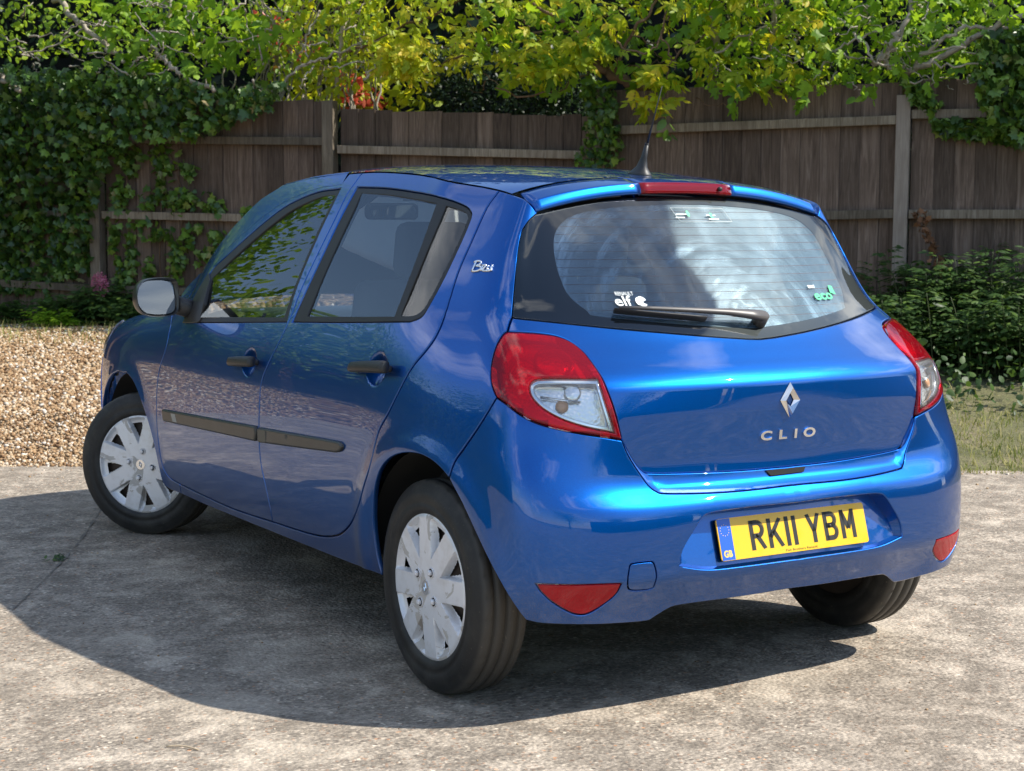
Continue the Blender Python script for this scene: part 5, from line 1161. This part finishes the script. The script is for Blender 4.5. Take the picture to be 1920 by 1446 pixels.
# -- ivy over the left end of the fence
ivy = empty('ivy_mass', 'dense dark ivy smothering the left end of the fence', 'ivy', loc=tuple(fpt(90, 600)))
def rel(o): o.location = tuple(-np.array(o.parent.location)); return o
A1 = [(-300, 60), (60, 130), (260, 130), (420, 165), (540, 150), (520, 195), (440, 225), (380, 258), (250, 262), (200, 300), (170, 420), (172, 500), (120, 520), (60, 545), (-300, 560)]
P, q = px_pts(8200, A1, lambda n, q: np.clip(rng.uniform(.03, .38, n)*np.clip((560-q[:, 1])/260, .25, 1.15), .02, .5))
ax, no = facing(len(P), .55); rel(leaves('ivy_leaves', P, ax, no, rng.uniform(.05, .095, len(P)), M['ivy'], 'ivy', np.clip(rng.beta(2, 3, len(P))+.12*(q[:, 0] > 120), 0, 1), ivy))
clumps = [(345, 375, 38, 25, 150), (400, 385, 22, 16, 60), (470, 398, 20, 9, 40), (240, 300, 25, 30, 100), (305, 300, 22, 45, 130), (225, 370, 22, 26, 100), (280, 375, 16, 14, 40), (350, 320, 12, 18, 40), (245, 480, 10, 48, 110), (300, 440, 28, 12, 60), (330, 490, 14, 44, 110), (225, 520, 12, 34, 80), (280, 505, 12, 20, 50), (355, 445, 10, 22, 50), (410, 445, 16, 18, 60), (385, 480, 20, 18, 50), (300, 345, 8, 30, 45), (265, 415, 18, 8, 30), (120, 500, 40, 26, 120), (90, 545, 8, 30, 30), (440, 470, 12, 8, 15), (370, 425, 8, 12, 20), (215, 440, 10, 40, 60)]
C_ = []
for cx, cy, rx, ry, k in clumps: k = int(k*.68); C_ += list(np.stack([rng.normal(cx, rx*.5, k), rng.normal(cy, ry*.5, k)], 1))
C_ = np.array(C_); P = np.array([fpt(a, b, f) for (a, b), f in zip(C_, rng.uniform(.02, .11, len(C_)))]); ax, no = facing(len(P), .45)
iv2 = empty('ivy_sprays', 'bright young ivy sprays climbing the bare boards beside the left post', 'ivy', loc=tuple(fpt(320, 560)))
rel(leaves('ivy_leaves', P, ax, no, rng.uniform(.045, .085, len(P)), M['ivy'], 'ivy', np.clip(rng.beta(4, 2.2, len(P)), 0, .97), iv2))
bm = bmesh.new()
for pts in ([(250, 560), (246, 480), (240, 400), (238, 300)], [(330, 560), (332, 480), (345, 380), (320, 290)], [(300, 545), (300, 440), (310, 330), (300, 270)], [(400, 480), (408, 440), (395, 385)]): branch(bm, [fpt(a, b, .02) for a, b in pts], .006, .004, 5, 4, .008)
rel(bm_obj('ivy_stems', bm, M['bark_brown'], iv2))
# -- ivy on the middle post and over the right end
iv3 = empty('post_ivy', 'small ivy plant climbing the post behind the car roof', 'ivy', loc=tuple(fpt(1125, 560)))
P, q = px_pts(420, [(1095, 160), (1150, 150), (1160, 230), (1170, 300), (1120, 318), (1078, 305), (1098, 260)], (.06, .20)); ax, no = facing(len(P), .5)
rel(leaves('ivy_leaves', P, ax, no, rng.uniform(.04, .075, len(P)), M['ivy'], 'ivy', np.clip(rng.beta(3, 2.5, len(P)), 0, .95), iv3))
iv4 = empty('corner_ivy', 'glossy ivy spilling over the fence top beyond the pale post', 'ivy', loc=tuple(fpt(1900, 560)))
P1, q1 = px_pts(2600, [(1840, 60), (2150, 20), (2150, 290), (1920, 270), (1890, 262), (1860, 225), (1838, 190), (1826, 150)], (.05, .35)); P2, q2 = px_pts(330, [(1745, 235), (1760, 222), (1840, 225), (1900, 245), (1905, 268), (1830, 258), (1770, 252)], (.03, .14)); P3, _ = px_pts(170, [(1690, 140), (1720, 150), (1762, 196), (1748, 214), (1715, 190)], (.03, .14))
P = np.concatenate([P1, P2, P3]); ax, no = facing(len(P), .5); rel(leaves('ivy_leaves', P, ax, no, rng.uniform(.05, .09, len(P)), M['ivy'], 'ivy', np.clip(rng.beta(3, 2.4, len(P)), 0, .96), iv4))
# -- tangle above the fence, left: pale stems with mixed leaves
def shrub(name, label, cat, base_px, stems, leafsets, barkm, group=None, r=(.03, .012)):
    root = empty(name, label, cat, group, loc=tuple(fpt(*base_px)))
    bm = bmesh.new()
    for st_ in stems:
        pts, r0, r1 = st_[0], st_[1], st_[2]; branch(bm, [fpt(a, b, f) for a, b, f in pts], r0, r1, 7, 5, .012)
    if stems: rel(bm_obj('branches', bm, barkm, root))
    for nm, mat, kind, poly, k, fw, sz, sp, dn, tn in leafsets:
        P, q = px_pts(k, poly, fw); ax, no = facing(k, sp, .5, dn); rel(leaves(nm, P, ax, no, rng.uniform(sz[0], sz[1], k), mat, kind, np.clip(rng.beta(tn[0], tn[1], k), 0, .999), root))
    return root
rs = lambda a, b: rng.uniform(a, b)
st = [([(100, -10, -.1), (130, 28, .0), (160, 50, .1), (200, 90, .2), (232, 116, .3)], .030, .016), ([(330, -20, -.2), (318, 20, 0), (300, 62, .1), (283, 92, .25)], .022, .015), ([(283, 92, .25), (262, 108, .3), (250, 125, .3)], .012, .006), ([(283, 92, .25), (305, 105, .3), (320, 125, .35), (350, 145, .35), (402, 172, .4)], .018, .020), ([(510, 172, .1), (560, 130, .1), (600, 112, .1), (650, 92, .1), (720, 70, .0)], .014, .009), ([(655, -20, -.3), (648, 30, -.2), (636, 80, -.1), (630, 180, -.2)], .020, .018), ([(0, 140, .3), (18, 158, .35), (40, 172, .4)], .022, .018), ([(170, 45, .1), (130, 70, .2), (80, 95, .3), (20, 90, .3)], .010, .006), ([(600, 20, -.1), (580, 60, 0), (560, 100, .1)], .012, .008)]
for k in range(34):
    x0 = rs(380, 720); st.append(([(x0, 215, -.4), (x0+rs(-15, 15), 140, -.5), (x0+rs(-45, 45), 60, -.4), (x0+rs(-70, 70), -20, -.3)], rs(.007, .013), .005))
for k in range(60):
    x0, y0 = rs(0, 720), rs(-10, 150); a = rs(0, 6.28); l = rs(30, 90); st.append(([(x0, y0, rs(.1, .5)), (x0+l*.5*math.cos(a)+rs(-8, 8), y0+l*.35*math.sin(a), rs(.1, .5)), (x0+l*math.cos(a), y0+l*.7*math.sin(a), rs(.1, .5))], rs(.006, .011), .003))
U = -130
shrub('overhanging_shrub', 'tangled pale-stemmed shrub overhanging the fence above the ivy', 'shrub', (300, 600), st,
      [('leaves', M['mid'], 'oval', [(-300, U), (720, U), (720, 0), (690, 120), (560, 150), (400, 120), (250, 110), (0, 110), (-300, 110)], 4300, lambda n, q: rng.uniform(-1.0, .3, n), (.035, .085), .8, -.2, (2.2, 2.2)),
       ('leaves', M['fig'], 'fig', [(150, -20), (420, -20), (560, 60), (440, 150), (300, 140), (160, 130)], 190, lambda n, q: rng.uniform(-.2, .45, n), (.10, .17), .6, -.5, (1.6, 2.6)),
       ('leaves', M['lime'], 'oval', [(560, -40), (720, -40), (730, 160), (640, 200), (560, 180), (500, 100)], 520, lambda n, q: rng.uniform(-.7, .0, n), (.05, .10), .8, -.2, (2.5, 2.2))], M['bark'])
shrub('red_leaf_shrub', 'red-tipped shrub showing through the stems beyond the fence', 'shrub', (640, 600), [],
      [('leaves', M['red'], 'lance', [(470, 20), (560, 50), (600, 110), (480, 110)], 150, (-1.3, -.8), (.07, .12), .8, .2, (2, 2)), ('leaves', M['red'], 'lance', [(620, 120), (690, 150), (720, 205), (640, 205)], 170, (-1.2, -.7), (.07, .12), .8, .2, (2, 2)), ('leaves', M['lime'], 'oval', [(480, 0), (760, 60), (820, 210), (640, 210), (470, 190)], 700, (-1.5, -.9), (.06, .12), .8, -.2, (2.2, 2.2))], M['bark'])
# -- yellow-green tree in the middle (compound leaves in drooping fans)
def fans(root, poly, k, fw, mat, nl=7, L_=.12, sz=(.055, .092), tone=(2.2, 2.0)):
    P, q = px_pts(k, poly, fw); ps, as_, ns, ss, ts = [], [], [], [], []
    for p in P:
        d = unit(np.array([rng.normal(), rng.normal(), -.45+rng.normal()*.35])+TOCAM*.5); up = unit(np.array(SUN_DIR)*.9+TOCAM*.5+rng.normal(0, .35, 3)); sd = unit(np.cross(d, up)); up = np.cross(sd, d); t = rng.beta(*tone); ln = L_*rs(.7, 1.25)
        for j in range(nl):
            if j == nl-1: o, a = p+d*ln, d
            else: f = .25+.75*(j//2)/(nl//2); s = 1 if j % 2 else -1; o, a = p+d*ln*f*.85, unit(d*.65+sd*s*.8-up*.12)
            ps.append(o); as_.append(a+rng.normal(0, .08, 3)); ns.append(up+rng.normal(0, .15, 3)); ss.append(rs(*sz)); ts.append(np.clip(t+rng.normal(0, .08), 0, .999))
    rel(leaves('leaves', np.array(ps), np.array(as_), np.array(ns), np.array(ss), mat, 'lance', np.array(ts), root))
st = [([(1240, 330, -.5), (1230, 180, -.35), (1190, 165, .0), (1150, 140, .1), (1112, 108, .1), (1095, 60, .0)], .05, .034), ([(1112, 108, .1), (1080, 60, .1), (1020, 20, .1), (960, -20, .0)], .02, .010), ([(1150, 140, .1), (1180, 70, .2), (1215, 30, .2), (1240, -20, .1)], .016, .010), ([(930, 165, .1), (985, 182, .2), (1060, 165, .2), (1110, 130, .1)], .008, .006), ([(820, 130, .0), (900, 90, .1), (1000, 60, .1), (1080, 60, .1)], .012, .007), ([(650, 100, .0), (720, 70, .0), (830, 20, .0), (900, -20, .0)], .014, .010), ([(1150, 60, .3), (1170, 92, .35), (1205, 100, .35), (1235, 80, .3), (1250, 20, .25)], .009, .007), ([(1250, 150, .3), (1262, 110, .3), (1300, 80, .3), (1330, 60, .2)], .010, .006), ([(1262, 110, .3), (1240, 60, .3), (1255, 30, .3)], .008, .006)]
for k in range(30):
    x0, y0 = rs(800, 1330), rs(0, 170); a = rs(0, 6.28); l = rs(40, 110); st.append(([(x0, y0, rs(-.2, .35)), (x0+l*.5*math.cos(a)+rs(-12, 12), y0+l*.4*math.sin(a)+rs(0, 14), rs(-.2, .35)), (x0+l*math.cos(a), y0+l*.6*math.sin(a), rs(-.2, .4))], rs(.004, .007), .002))
mt_ = shrub('yellow_green_tree', 'yellow-green leaved tree arching over the fence behind the car roof', 'tree', (1240, 600), st,
      [('leaves', M['fig'], 'fig', [(900, 0), (1330, 0), (1330, 120), (1230, 170), (1060, 175), (900, 150)], 220, lambda n, q: rng.uniform(-.2, .4, n), (.09, .16), .7, -.5, (1.6, 2.4))], M['bark_brown'])
fans(mt_, [(560, U), (1300, U), (1300, 20), (1200, 60), (1100, 140), (960, 165), (880, 120), (800, 150), (730, 145), (640, 60)], 720, lambda n, q: rng.uniform(-.5, .5, n), M['lime'])
fans(mt_, [(720, 70), (800, 60), (815, 150), (780, 150), (720, 130)], 70, (.2, .5), M['lime'], tone=(3.5, 1.4))
fans(mt_, [(970, 80), (1130, 60), (1120, 110), (1000, 148)], 60, (.2, .5), M['lime'], tone=(2.6, 1.6))
fans(mt_, [(1195, 125), (1255, 120), (1262, 180), (1225, 212), (1190, 190)], 55, (.25, .55), M['lime'], tone=(2.6, 1.6))
P, q = px_pts(9, [(1238, 215), (1262, 222), (1258, 260), (1242, 262)], (.3, .5)); ax, no = facing(9, .4); rel(leaves('leaves', P, ax, no, rng.uniform(.07, .11, 9), M['ivy'], 'oval', rng.uniform(.4, .9, 9), mt_))
# -- fig tree, right
st = [([(1985, 10, .2), (1920, 28, .2), (1850, 62, .2), (1780, 98, .15), (1730, 124, .1), (1700, 142, .0), (1690, 260, -.4)], .018, .030), ([(1900, 50, .2), (1840, 50, .2), (1790, 62, .2), (1745, 88, .15), (1712, 130, .05)], .012, .020), ([(1700, 132, .0), (1660, 112, .1), (1672, 85, .15), (1700, 40, .15), (1712, -20, .1)], .026, .018), ([(1640, 118, .15), (1668, 92, .15), (1688, 62, .18)], .030, .026), ([(1600, 60, .2), (1630, 100, .2), (1650, 125, .2), (1700, 135, .1)], .010, .010), ([(1730, 120, .25), (1780, 125, .3), (1840, 118, .3), (1880, 120, .3)], .009, .006), ([(1740, 100, .25), (1790, 92, .3), (1850, 105, .3)], .008, .005), ([(1335, -20, -.2), (1340, 60, -.2), (1338, 200, -.5)], .035, .040), ([(1460, -20, -.1), (1450, 60, -.1), (1440, 180, -.4)], .022, .024), ([(1330, 110, .2), (1390, 70, .2), (1450, 40, .2)], .010, .006), ([(1540, 130, .2), (1560, 100, .2), (1590, 80, .2), (1650, 60, .2)], .012, .008)]
for k in range(60):
    x0, y0 = rs(1300, 1900), rs(-10, 160); a = rs(0, 6.28); l = rs(30, 100); st.append(([(x0, y0, rs(-.2, .35)), (x0+l*.5*math.cos(a)+rs(-10, 10), y0+l*.3*math.sin(a)+rs(-5, 12), rs(-.2, .4)), (x0+l*math.cos(a), y0+l*.6*math.sin(a), rs(-.2, .45))], rs(.004, .008), .002))
ft = shrub('broad_leaf_tree', 'broad-leaved tree with pale bare branches over the pale fence post', 'tree', (1600, 600), st,
      [('leaves', M['fig'], 'fig', [(1290, U), (2200, U), (2200, 60), (1860, 60), (1820, 150), (1640, 165), (1500, 170), (1380, 190), (1300, 150)], 1350, lambda n, q: rng.uniform(-.8, .45, n), (.055, .14), .75, -.45, (2, 2)),
       ('leaves', M['mid'], 'oval', [(1290, -60), (1900, -60), (1840, 150), (1500, 165), (1300, 150)], 1900, lambda n, q: rng.uniform(-1.0, .2, n), (.035, .07), .8, -.2, (2, 2.6)),
       ('leaves', M['fig'], 'fig', [(1490, 150), (1520, 150), (1516, 190), (1498, 190)], 6, (.35, .5), (.10, .15), .4, -.8, (2, 1.6)), ('leaves', M['fig'], 'fig', [(1365, 155), (1395, 160), (1390, 205), (1368, 200)], 5, (.35, .5), (.10, .15), .4, -.8, (1.4, 2.4)), ('leaves', M['fig'], 'oval', [(1600, 170), (1645, 172), (1645, 190), (1602, 186)], 10, (.3, .5), (.06, .09), .5, -.3, (1.6, 2))], M['bark'])
fans(ft, [(1300, -150), (1560, -150), (1560, 60), (1560, 150), (1440, 185), (1340, 160), (1300, 90)], 330, lambda n, q: rng.uniform(-.3, .5, n), M['lime'])
# -- dark hedge behind everything
hd = empty('dark_hedge', 'dark evergreen hedge filling the gap beyond the fence', 'hedge', loc=tuple(fpt(950, 600, -2.0)))
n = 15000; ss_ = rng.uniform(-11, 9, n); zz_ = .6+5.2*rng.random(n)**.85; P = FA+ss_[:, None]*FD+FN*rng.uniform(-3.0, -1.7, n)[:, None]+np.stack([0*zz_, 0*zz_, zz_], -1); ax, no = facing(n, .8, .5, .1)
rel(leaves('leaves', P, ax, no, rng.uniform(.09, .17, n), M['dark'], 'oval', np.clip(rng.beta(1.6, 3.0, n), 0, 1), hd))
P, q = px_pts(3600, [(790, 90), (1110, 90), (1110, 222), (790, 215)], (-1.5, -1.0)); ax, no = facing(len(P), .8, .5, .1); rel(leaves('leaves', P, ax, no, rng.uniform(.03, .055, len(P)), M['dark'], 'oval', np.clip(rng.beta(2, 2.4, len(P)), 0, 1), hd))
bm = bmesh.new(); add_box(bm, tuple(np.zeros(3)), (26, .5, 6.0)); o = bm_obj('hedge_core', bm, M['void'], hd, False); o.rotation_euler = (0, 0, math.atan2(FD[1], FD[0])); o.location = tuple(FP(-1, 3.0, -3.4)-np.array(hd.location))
# -- undergrowth along the right of the fence
def clump(px, py, h, nst, spread, fwd, label, mat=None, sz=(.045, .085), lean=.32):
    """leafy stems from a root standing on the ground in front of the fence"""
    b = fpt(px, py, fwd); lat, dep = float((b-C0)@RH), float((b-C0)@FH); b = LD(lat, dep, float(gz(lat, dep))-.02)
    root = empty('leafy_weed', label, 'plant', 'weeds along the fence foot', loc=tuple(b)); bm = bmesh.new(); ps, as_, ns, sz_, tn = [], [], [], [], []
    for k in range(nst):
        a = rs(0, 6.28); d = spread*math.sqrt(rng.random()); r0 = np.array([d*math.cos(a), d*math.sin(a), 0]); hh = h*rs(.55, 1.08); ln = np.array([math.cos(a), math.sin(a), 0])*lean*hh*rs(.2, 1.)
        pts = [r0, r0+ln*.3+[0, 0, hh*.4], r0+ln*.65+[0, 0, hh*.75], r0+ln+[0, 0, hh]]; Pc = catmull(pts, 4); add_tube(bm, Pc, list(np.linspace(.006, .0025, len(Pc))), 5)
        for i in range(2, len(Pc)):
            for s in range(2 if i < len(Pc)-1 else 3):
                aa = i*1.57+s*3.14+rs(-.4, .4); dd = unit(np.array([math.cos(aa), math.sin(aa), rs(-.15, .45)])); up = np.array([0, 0, 1.]); sd = np.cross(dd, up); L_ = rs(.08, .16)
                for j in range(5):
                    if j == 4: o_, ax_ = Pc[i]+dd*L_, dd
                    else: f = .45+.35*(j//2); s2 = 1 if j % 2 else -1; o_, ax_ = Pc[i]+dd*L_*f, unit(dd*.6+sd*s2*.8)
                    ps.append(o_); as_.append(ax_+[0, 0, -.15]); ns.append(up+TOCAM*.3+rng.normal(0, .2, 3)); sz_.append(rs(*sz)); tn.append(np.clip(rng.beta(2.2, 2.4)+.15*(i/len(Pc)), 0, 1))
    bm_obj('stems', bm, M['stem'], root); leaves('leaves', np.array(ps), np.array(as_), np.array(ns), np.array(sz_), mat or M['weed'], 'lance', np.array(tn), root)
for a in [(1668, 620, .62, 7, .18, .25, 'leafy weed at the foot of the pale fence post'), (1708, 640, .66, 9, .22, .35, 'tall weed just beyond the pale fence post'), (1752, 650, .74, 11, .25, .4, 'upright weed under the dry brown vine'), (1800, 640, .64, 10, .25, .45, 'bushy weed between the pale post and the corner ivy'), (1850, 640, .80, 12, .26, .4, 'tallest weed along the fence under the corner ivy'), (1905, 640, .56, 10, .25, .5, 'spreading weed beneath the corner ivy'), (1725, 690, .55, 11, .28, .9, 'low weed clump in front of the tall weeds'), (1790, 700, .55, 12, .30, 1.0, 'dense weed clump behind the dry verge'), (1865, 700, .60, 13, .30, 1.0, 'wide weed clump at the back of the dry verge'), (1930, 700, .60, 11, .30, 1.0, 'weed clump ending the fence-foot row'), (1990, 660, .8, 10, .3, .6, 'weed beyond the end of the verge')]: clump(*a)
tag(bulk('weed_cover', np.zeros((3, 3)), np.array([[0, 1, 2]]), M['weed'], np.zeros(3)), kind='stuff') if False else None
n = 2600; la = rng.uniform(2.2, 6.0, n); de = rng.uniform(9.7, 12.4, n); P = C0+la[:, None]*RH+de[:, None]*FH+np.stack([0*la, 0*la, gz(la, de)+rng.random(n)**2*.32], -1); ax, no = facing(n, .6, .7, -.1)
tag(leaves('ground_cover', P, ax, no, rng.uniform(.03, .075, n), M['weed'], 'oval', rng.beta(2, 2, n)), 'low dark weed cover between the verge and the fence', 'ground cover', kind='stuff')
# -- grass on the verge
def blades(name, la, de, h, label):
    n = len(la); a = rng.uniform(0, 6.28, n); w = rng.uniform(.002, .004, n); ln = rng.normal(0, .45, (n, 2))*h[:, None]
    b = C0+la[:, None]*RH+de[:, None]*FH+np.stack([0*la, 0*la, gz(la, de)-.012], -1); s = np.stack([np.cos(a)*w, np.sin(a)*w, 0*w], -1); m = b+np.stack([ln[:, 0]*.35, ln[:, 1]*.35, h*.6], -1); t = b+np.stack([ln[:, 0], ln[:, 1], h], -1)
    V = np.stack([b-s, b+s, m+s*.7, m-s*.7, t], 1).reshape(-1, 3); k = 5*np.arange(n)[:, None, None]
    F_ = (np.array([[0, 1, 2], [0, 2, 3], [3, 2, 4]])[None]+k).reshape(-1, 3)
    return tag(bulk(name, V, F_, M['grass'], np.repeat(rng.beta(3, 1.7, n), 5)), label, 'grass', kind='stuff')
n = 15000; la = rng.uniform(1.9, 6.2, n); de = 8.17+2.2*rng.random(n)**1.2; cl = np.sin(la*5.1)+np.sin(de*7.3+la*2)+rng.normal(0, .6, n) > -.1
blades('grass', la[cl], de[cl], rng.uniform(.012, .045, cl.sum())*(1+1.8*(rng.random(cl.sum()) < .06)), 'dry yellowing grass along the slab edge beside the car')
n = 1500; la = rng.uniform(-5, -1.6, n); de = rng.uniform(12.6, 14.3, n); blades('grass', la, de, rng.uniform(.03, .12, n), 'thin grass tufts at the ivy-covered fence foot')
# -- small plants at the left fence foot, valerian
clump(108, 632, .16, 9, .16, .55, 'bright yellow-green weed on the gravel edge', M['fig'], (.04, .07))
clump(150, 612, .26, 12, .22, .3, 'blue-green weed beside the pink flower', M['weed'], (.05, .08)); clump(190, 615, .34, 12, .18, .25, 'leafy base of the pink flower by the left post', M['weed'], (.05, .09)); clump(40, 600, .2, 8, .25, .2, 'small weed under the ivy mass', M['weed'], (.04, .07)); clump(232, 612, .24, 9, .18, .3, 'weed half hidden by the front wing', M['weed'], (.05, .08))
pf = empty('pink_valerian', 'pink flowering plant in front of the left fence post', 'flower', loc=tuple(fpt(187, 600, .25)))
bm = bmesh.new(); [branch(bm, [fpt(188+rs(-4, 4), 602, .25), fpt(188+rs(-4, 4), 560, .25), fpt(186+rs(-9, 9), 535+rs(-8, 10), .25)], .005, .003, 5) for k in range(7)]; branch(bm, [fpt(186, 575, .25), fpt(176, 560, .25), fpt(166, 552, .25)], .004, .002, 5); rel(bm_obj('stems', bm, M['stem'], pf))
P = np.concatenate([px_pts(620, [(186, 510), (200, 522), (205, 545), (192, 556), (176, 550), (169, 534), (174, 518)], (.15, .35))[0]]); n = len(P); tag(rel(leaves('petals', P, rng.normal(0, 1, (n, 3)), rng.normal(0, 1, (n, 3))+TOCAM, rng.uniform(.012, .026, n), M['pink'], 'quad', rng.random(n), pf)), kind='stuff')
# -- dead vine on the right
dv = empty('dry_vine', 'dead brown vine strand hanging on the right fence boards', 'vine', loc=tuple(fpt(1790, 600, .1)))
vp = [(1722, 396), (1735, 430), (1748, 462), (1760, 490), (1778, 515), (1788, 540)]; bm = bmesh.new(); branch(bm, [fpt(a, b, .16) for a, b in vp]+[np.array(fpt(1790, 600, .1))], .004, .004, 5); rel(bm_obj('stem', bm, M['bark_brown'], dv))
cp = catmull(np.array(vp), 12); P = np.array([fpt(a+rng.normal(0, 6), b+rng.normal(0, 5), rs(.13, .24)) for a, b in cp for _ in range(2)]); n = len(P); ax, no = facing(n, .7); rel(leaves('dry_leaves', P, ax, no, rng.uniform(.03, .06, n), M['dry'], 'ivy', rng.random(n), dv))
# -- twig and leaf on the slab
g0, g1 = on_ground(312, 1402), on_ground(372, 1408); bm = bmesh.new(); add_tube(bm, catmull([g0+[0, 0, .004], (g0+g1)/2+[.004, .006, .006], g1+[0, 0, .003]], 4), .0022, 5); tag(bm_obj('dry_twig', bm, simple('dry_twig', (.42, .33, .22), .8)), 'short dry twig lying on the concrete in front of the shadow', 'twig')
clump_px = [(108, 1050, .03)]
for (px, py, hh) in clump_px:
    g = on_ground(px, py); n = 26; rt = empty('crack_weed', 'tiny weed tuft growing in a concrete crack by the front wheel', 'plant', loc=tuple(g)); an_ = rng.uniform(0, 6.28, n); ax = np.stack([np.cos(an_), np.sin(an_), rng.uniform(.2, .8, n)], -1)
    leaves('leaves', rng.normal(0, .022, (n, 3))*[1, 1, .05]+[0, 0, .003], ax, np.tile([0, 0, 1.], (n, 1))+rng.normal(0, .3, (n, 3)), rng.uniform(.02, .035, n), M['weed'], 'lance', rng.random(n), rt)
# -- hedges added out of view to block bright horizon sky in reflections
def added_hedge(p0, p1, h, label, n=5200):
    p0, p1 = np.array([*p0, 0.]), np.array([*p1, 0.]); d = p1-p0; L_ = np.linalg.norm(d); d /= L_; nn = np.array([-d[1], d[0], 0.])
    root = empty('unseen_hedge', label, 'hedge', 'added hedges out of view', loc=tuple((p0+p1)/2)); c = (p0+p1)/2
    k, V, F_ = 24, [], []
    for i in range(k+1):
        for (o, z) in ((-.75, -.05), (-.8, h*.5), (-.6, h*.9), (0, h), (.6, h*.9), (.8, h*.5), (.75, -.05)): V.append(p0+d*L_*i/k+nn*(o+rng.normal(0, .08))+[0, 0, z+rng.normal(0, .12)*(z > 0)]-c)
    F_ = [(i*7+j, (i+1)*7+j, (i+1)*7+j+1, i*7+j+1) for i in range(k) for j in range(6)]
    mesh_obj('foliage_core', V, F_, simple('hedge_core_green', (.018, .040, .012), .9, vary=.5), root)
    t = rng.random(n)*L_; a = rng.uniform(0, math.pi, n); P = p0+t[:, None]*d+(np.cos(a)*.85)[:, None]*nn+np.stack([0*a, 0*a, np.where(np.sin(a) > .6, h*.92+rng.normal(0, .12, n), rng.random(n)*h)], -1)-c
    leaves('leaves', P, rng.normal(0, 1, (n, 3)), rng.normal(0, .6, (n, 3))+[0, 0, .8], rng.uniform(.10, .2, n), M['dark'], 'oval', rng.random(n), root)
added_hedge((-19, 2), (-15, 17), 4.0, 'added unseen hedge along the far side of the gravel'); added_hedge((-15, 17.5), (-3.2, 17.2), 4.0, 'added unseen hedge closing the gravel corner'); added_hedge((-4, -24), (10, -20), 3.4, 'added unseen hedge behind the photographer'); added_hedge((11, -19), (20, -6), 3.2, 'added unseen hedge on the sunny side of the yard')
# -- trees standing round the yard behind the camera, mirrored in paint and glass
def yard_tree(x, y, h, r, label, n=7000, ls=1.0):
    root = empty('yard_tree', label, 'tree', 'trees around the yard', loc=(x, y, -.05)); bm = bmesh.new(); add_tube(bm, catmull([(0, 0, 0), (.1, .05, h*.3), (.05, -.1, h*.6), (0, 0, h*.85)], 4), [.20-.011*k for k in range(13)], 9)
    for k in range(9): a = rs(0, 6.28); add_tube(bm, catmull([(.05, 0, h*rs(.3, .55)), (r*.4*math.cos(a), r*.4*math.sin(a), h*rs(.5, .7)), (r*.8*math.cos(a), r*.8*math.sin(a), h*rs(.55, .9))], 3), [.07, .06, .05, .04, .03, .025, .02], 6)
    bm_obj('trunk', bm, M['bark_brown'], root)
    cs = np.stack([rng.normal(0, r*.45, 26), rng.normal(0, r*.45, 26), h*(.42+.55*rng.random(26))], -1); P = cs[rng.integers(0, 26, n)]+rng.normal(0, r*.22, (n, 3)); ax = rng.normal(0, 1, (n, 3)); no = rng.normal(0, .6, (n, 3))+[0, 0, 1]
    leaves('crown', P, ax, no, rng.uniform(.09, .18, n)*ls, M['fig'], 'oval', rng.beta(2, 2.4, n), root)
for a in ((-4.6, 13.6, 4.3, 2.0, 'low bushy tree in the gravel corner'), (-7.6, 15.5, 5.0, 2.3, 'round tree behind the gravel corner'), (-10.8, 17.0, 5.5, 2.4, 'broad tree past the gravel corner'), (-1.7, 11.9, 6.2, 1.7, 'spreading tree on the gravel away from the fence', 26000, .65), (-13, 21, 8, 3.2, 'tall tree farther along the gravel'), (-17, 12, 7, 3, 'tree at the far side of the gravel'), (-18, 3, 6.5, 2.8, 'tree standing level with the car'), (9, -17, 5.5, 2.6, 'low tree behind the photographer'), (14, -12, 5.5, 2.6, 'tree on the sunny side of the yard'), (2.5, -21, 6, 2.8, 'tree across the yard from the tailgate'), (-8, -19, 6.5, 3, 'tree at the yard entrance'), (17, -3, 5.5, 2.6, 'tree on the open side of the yard')): yard_tree(*a)
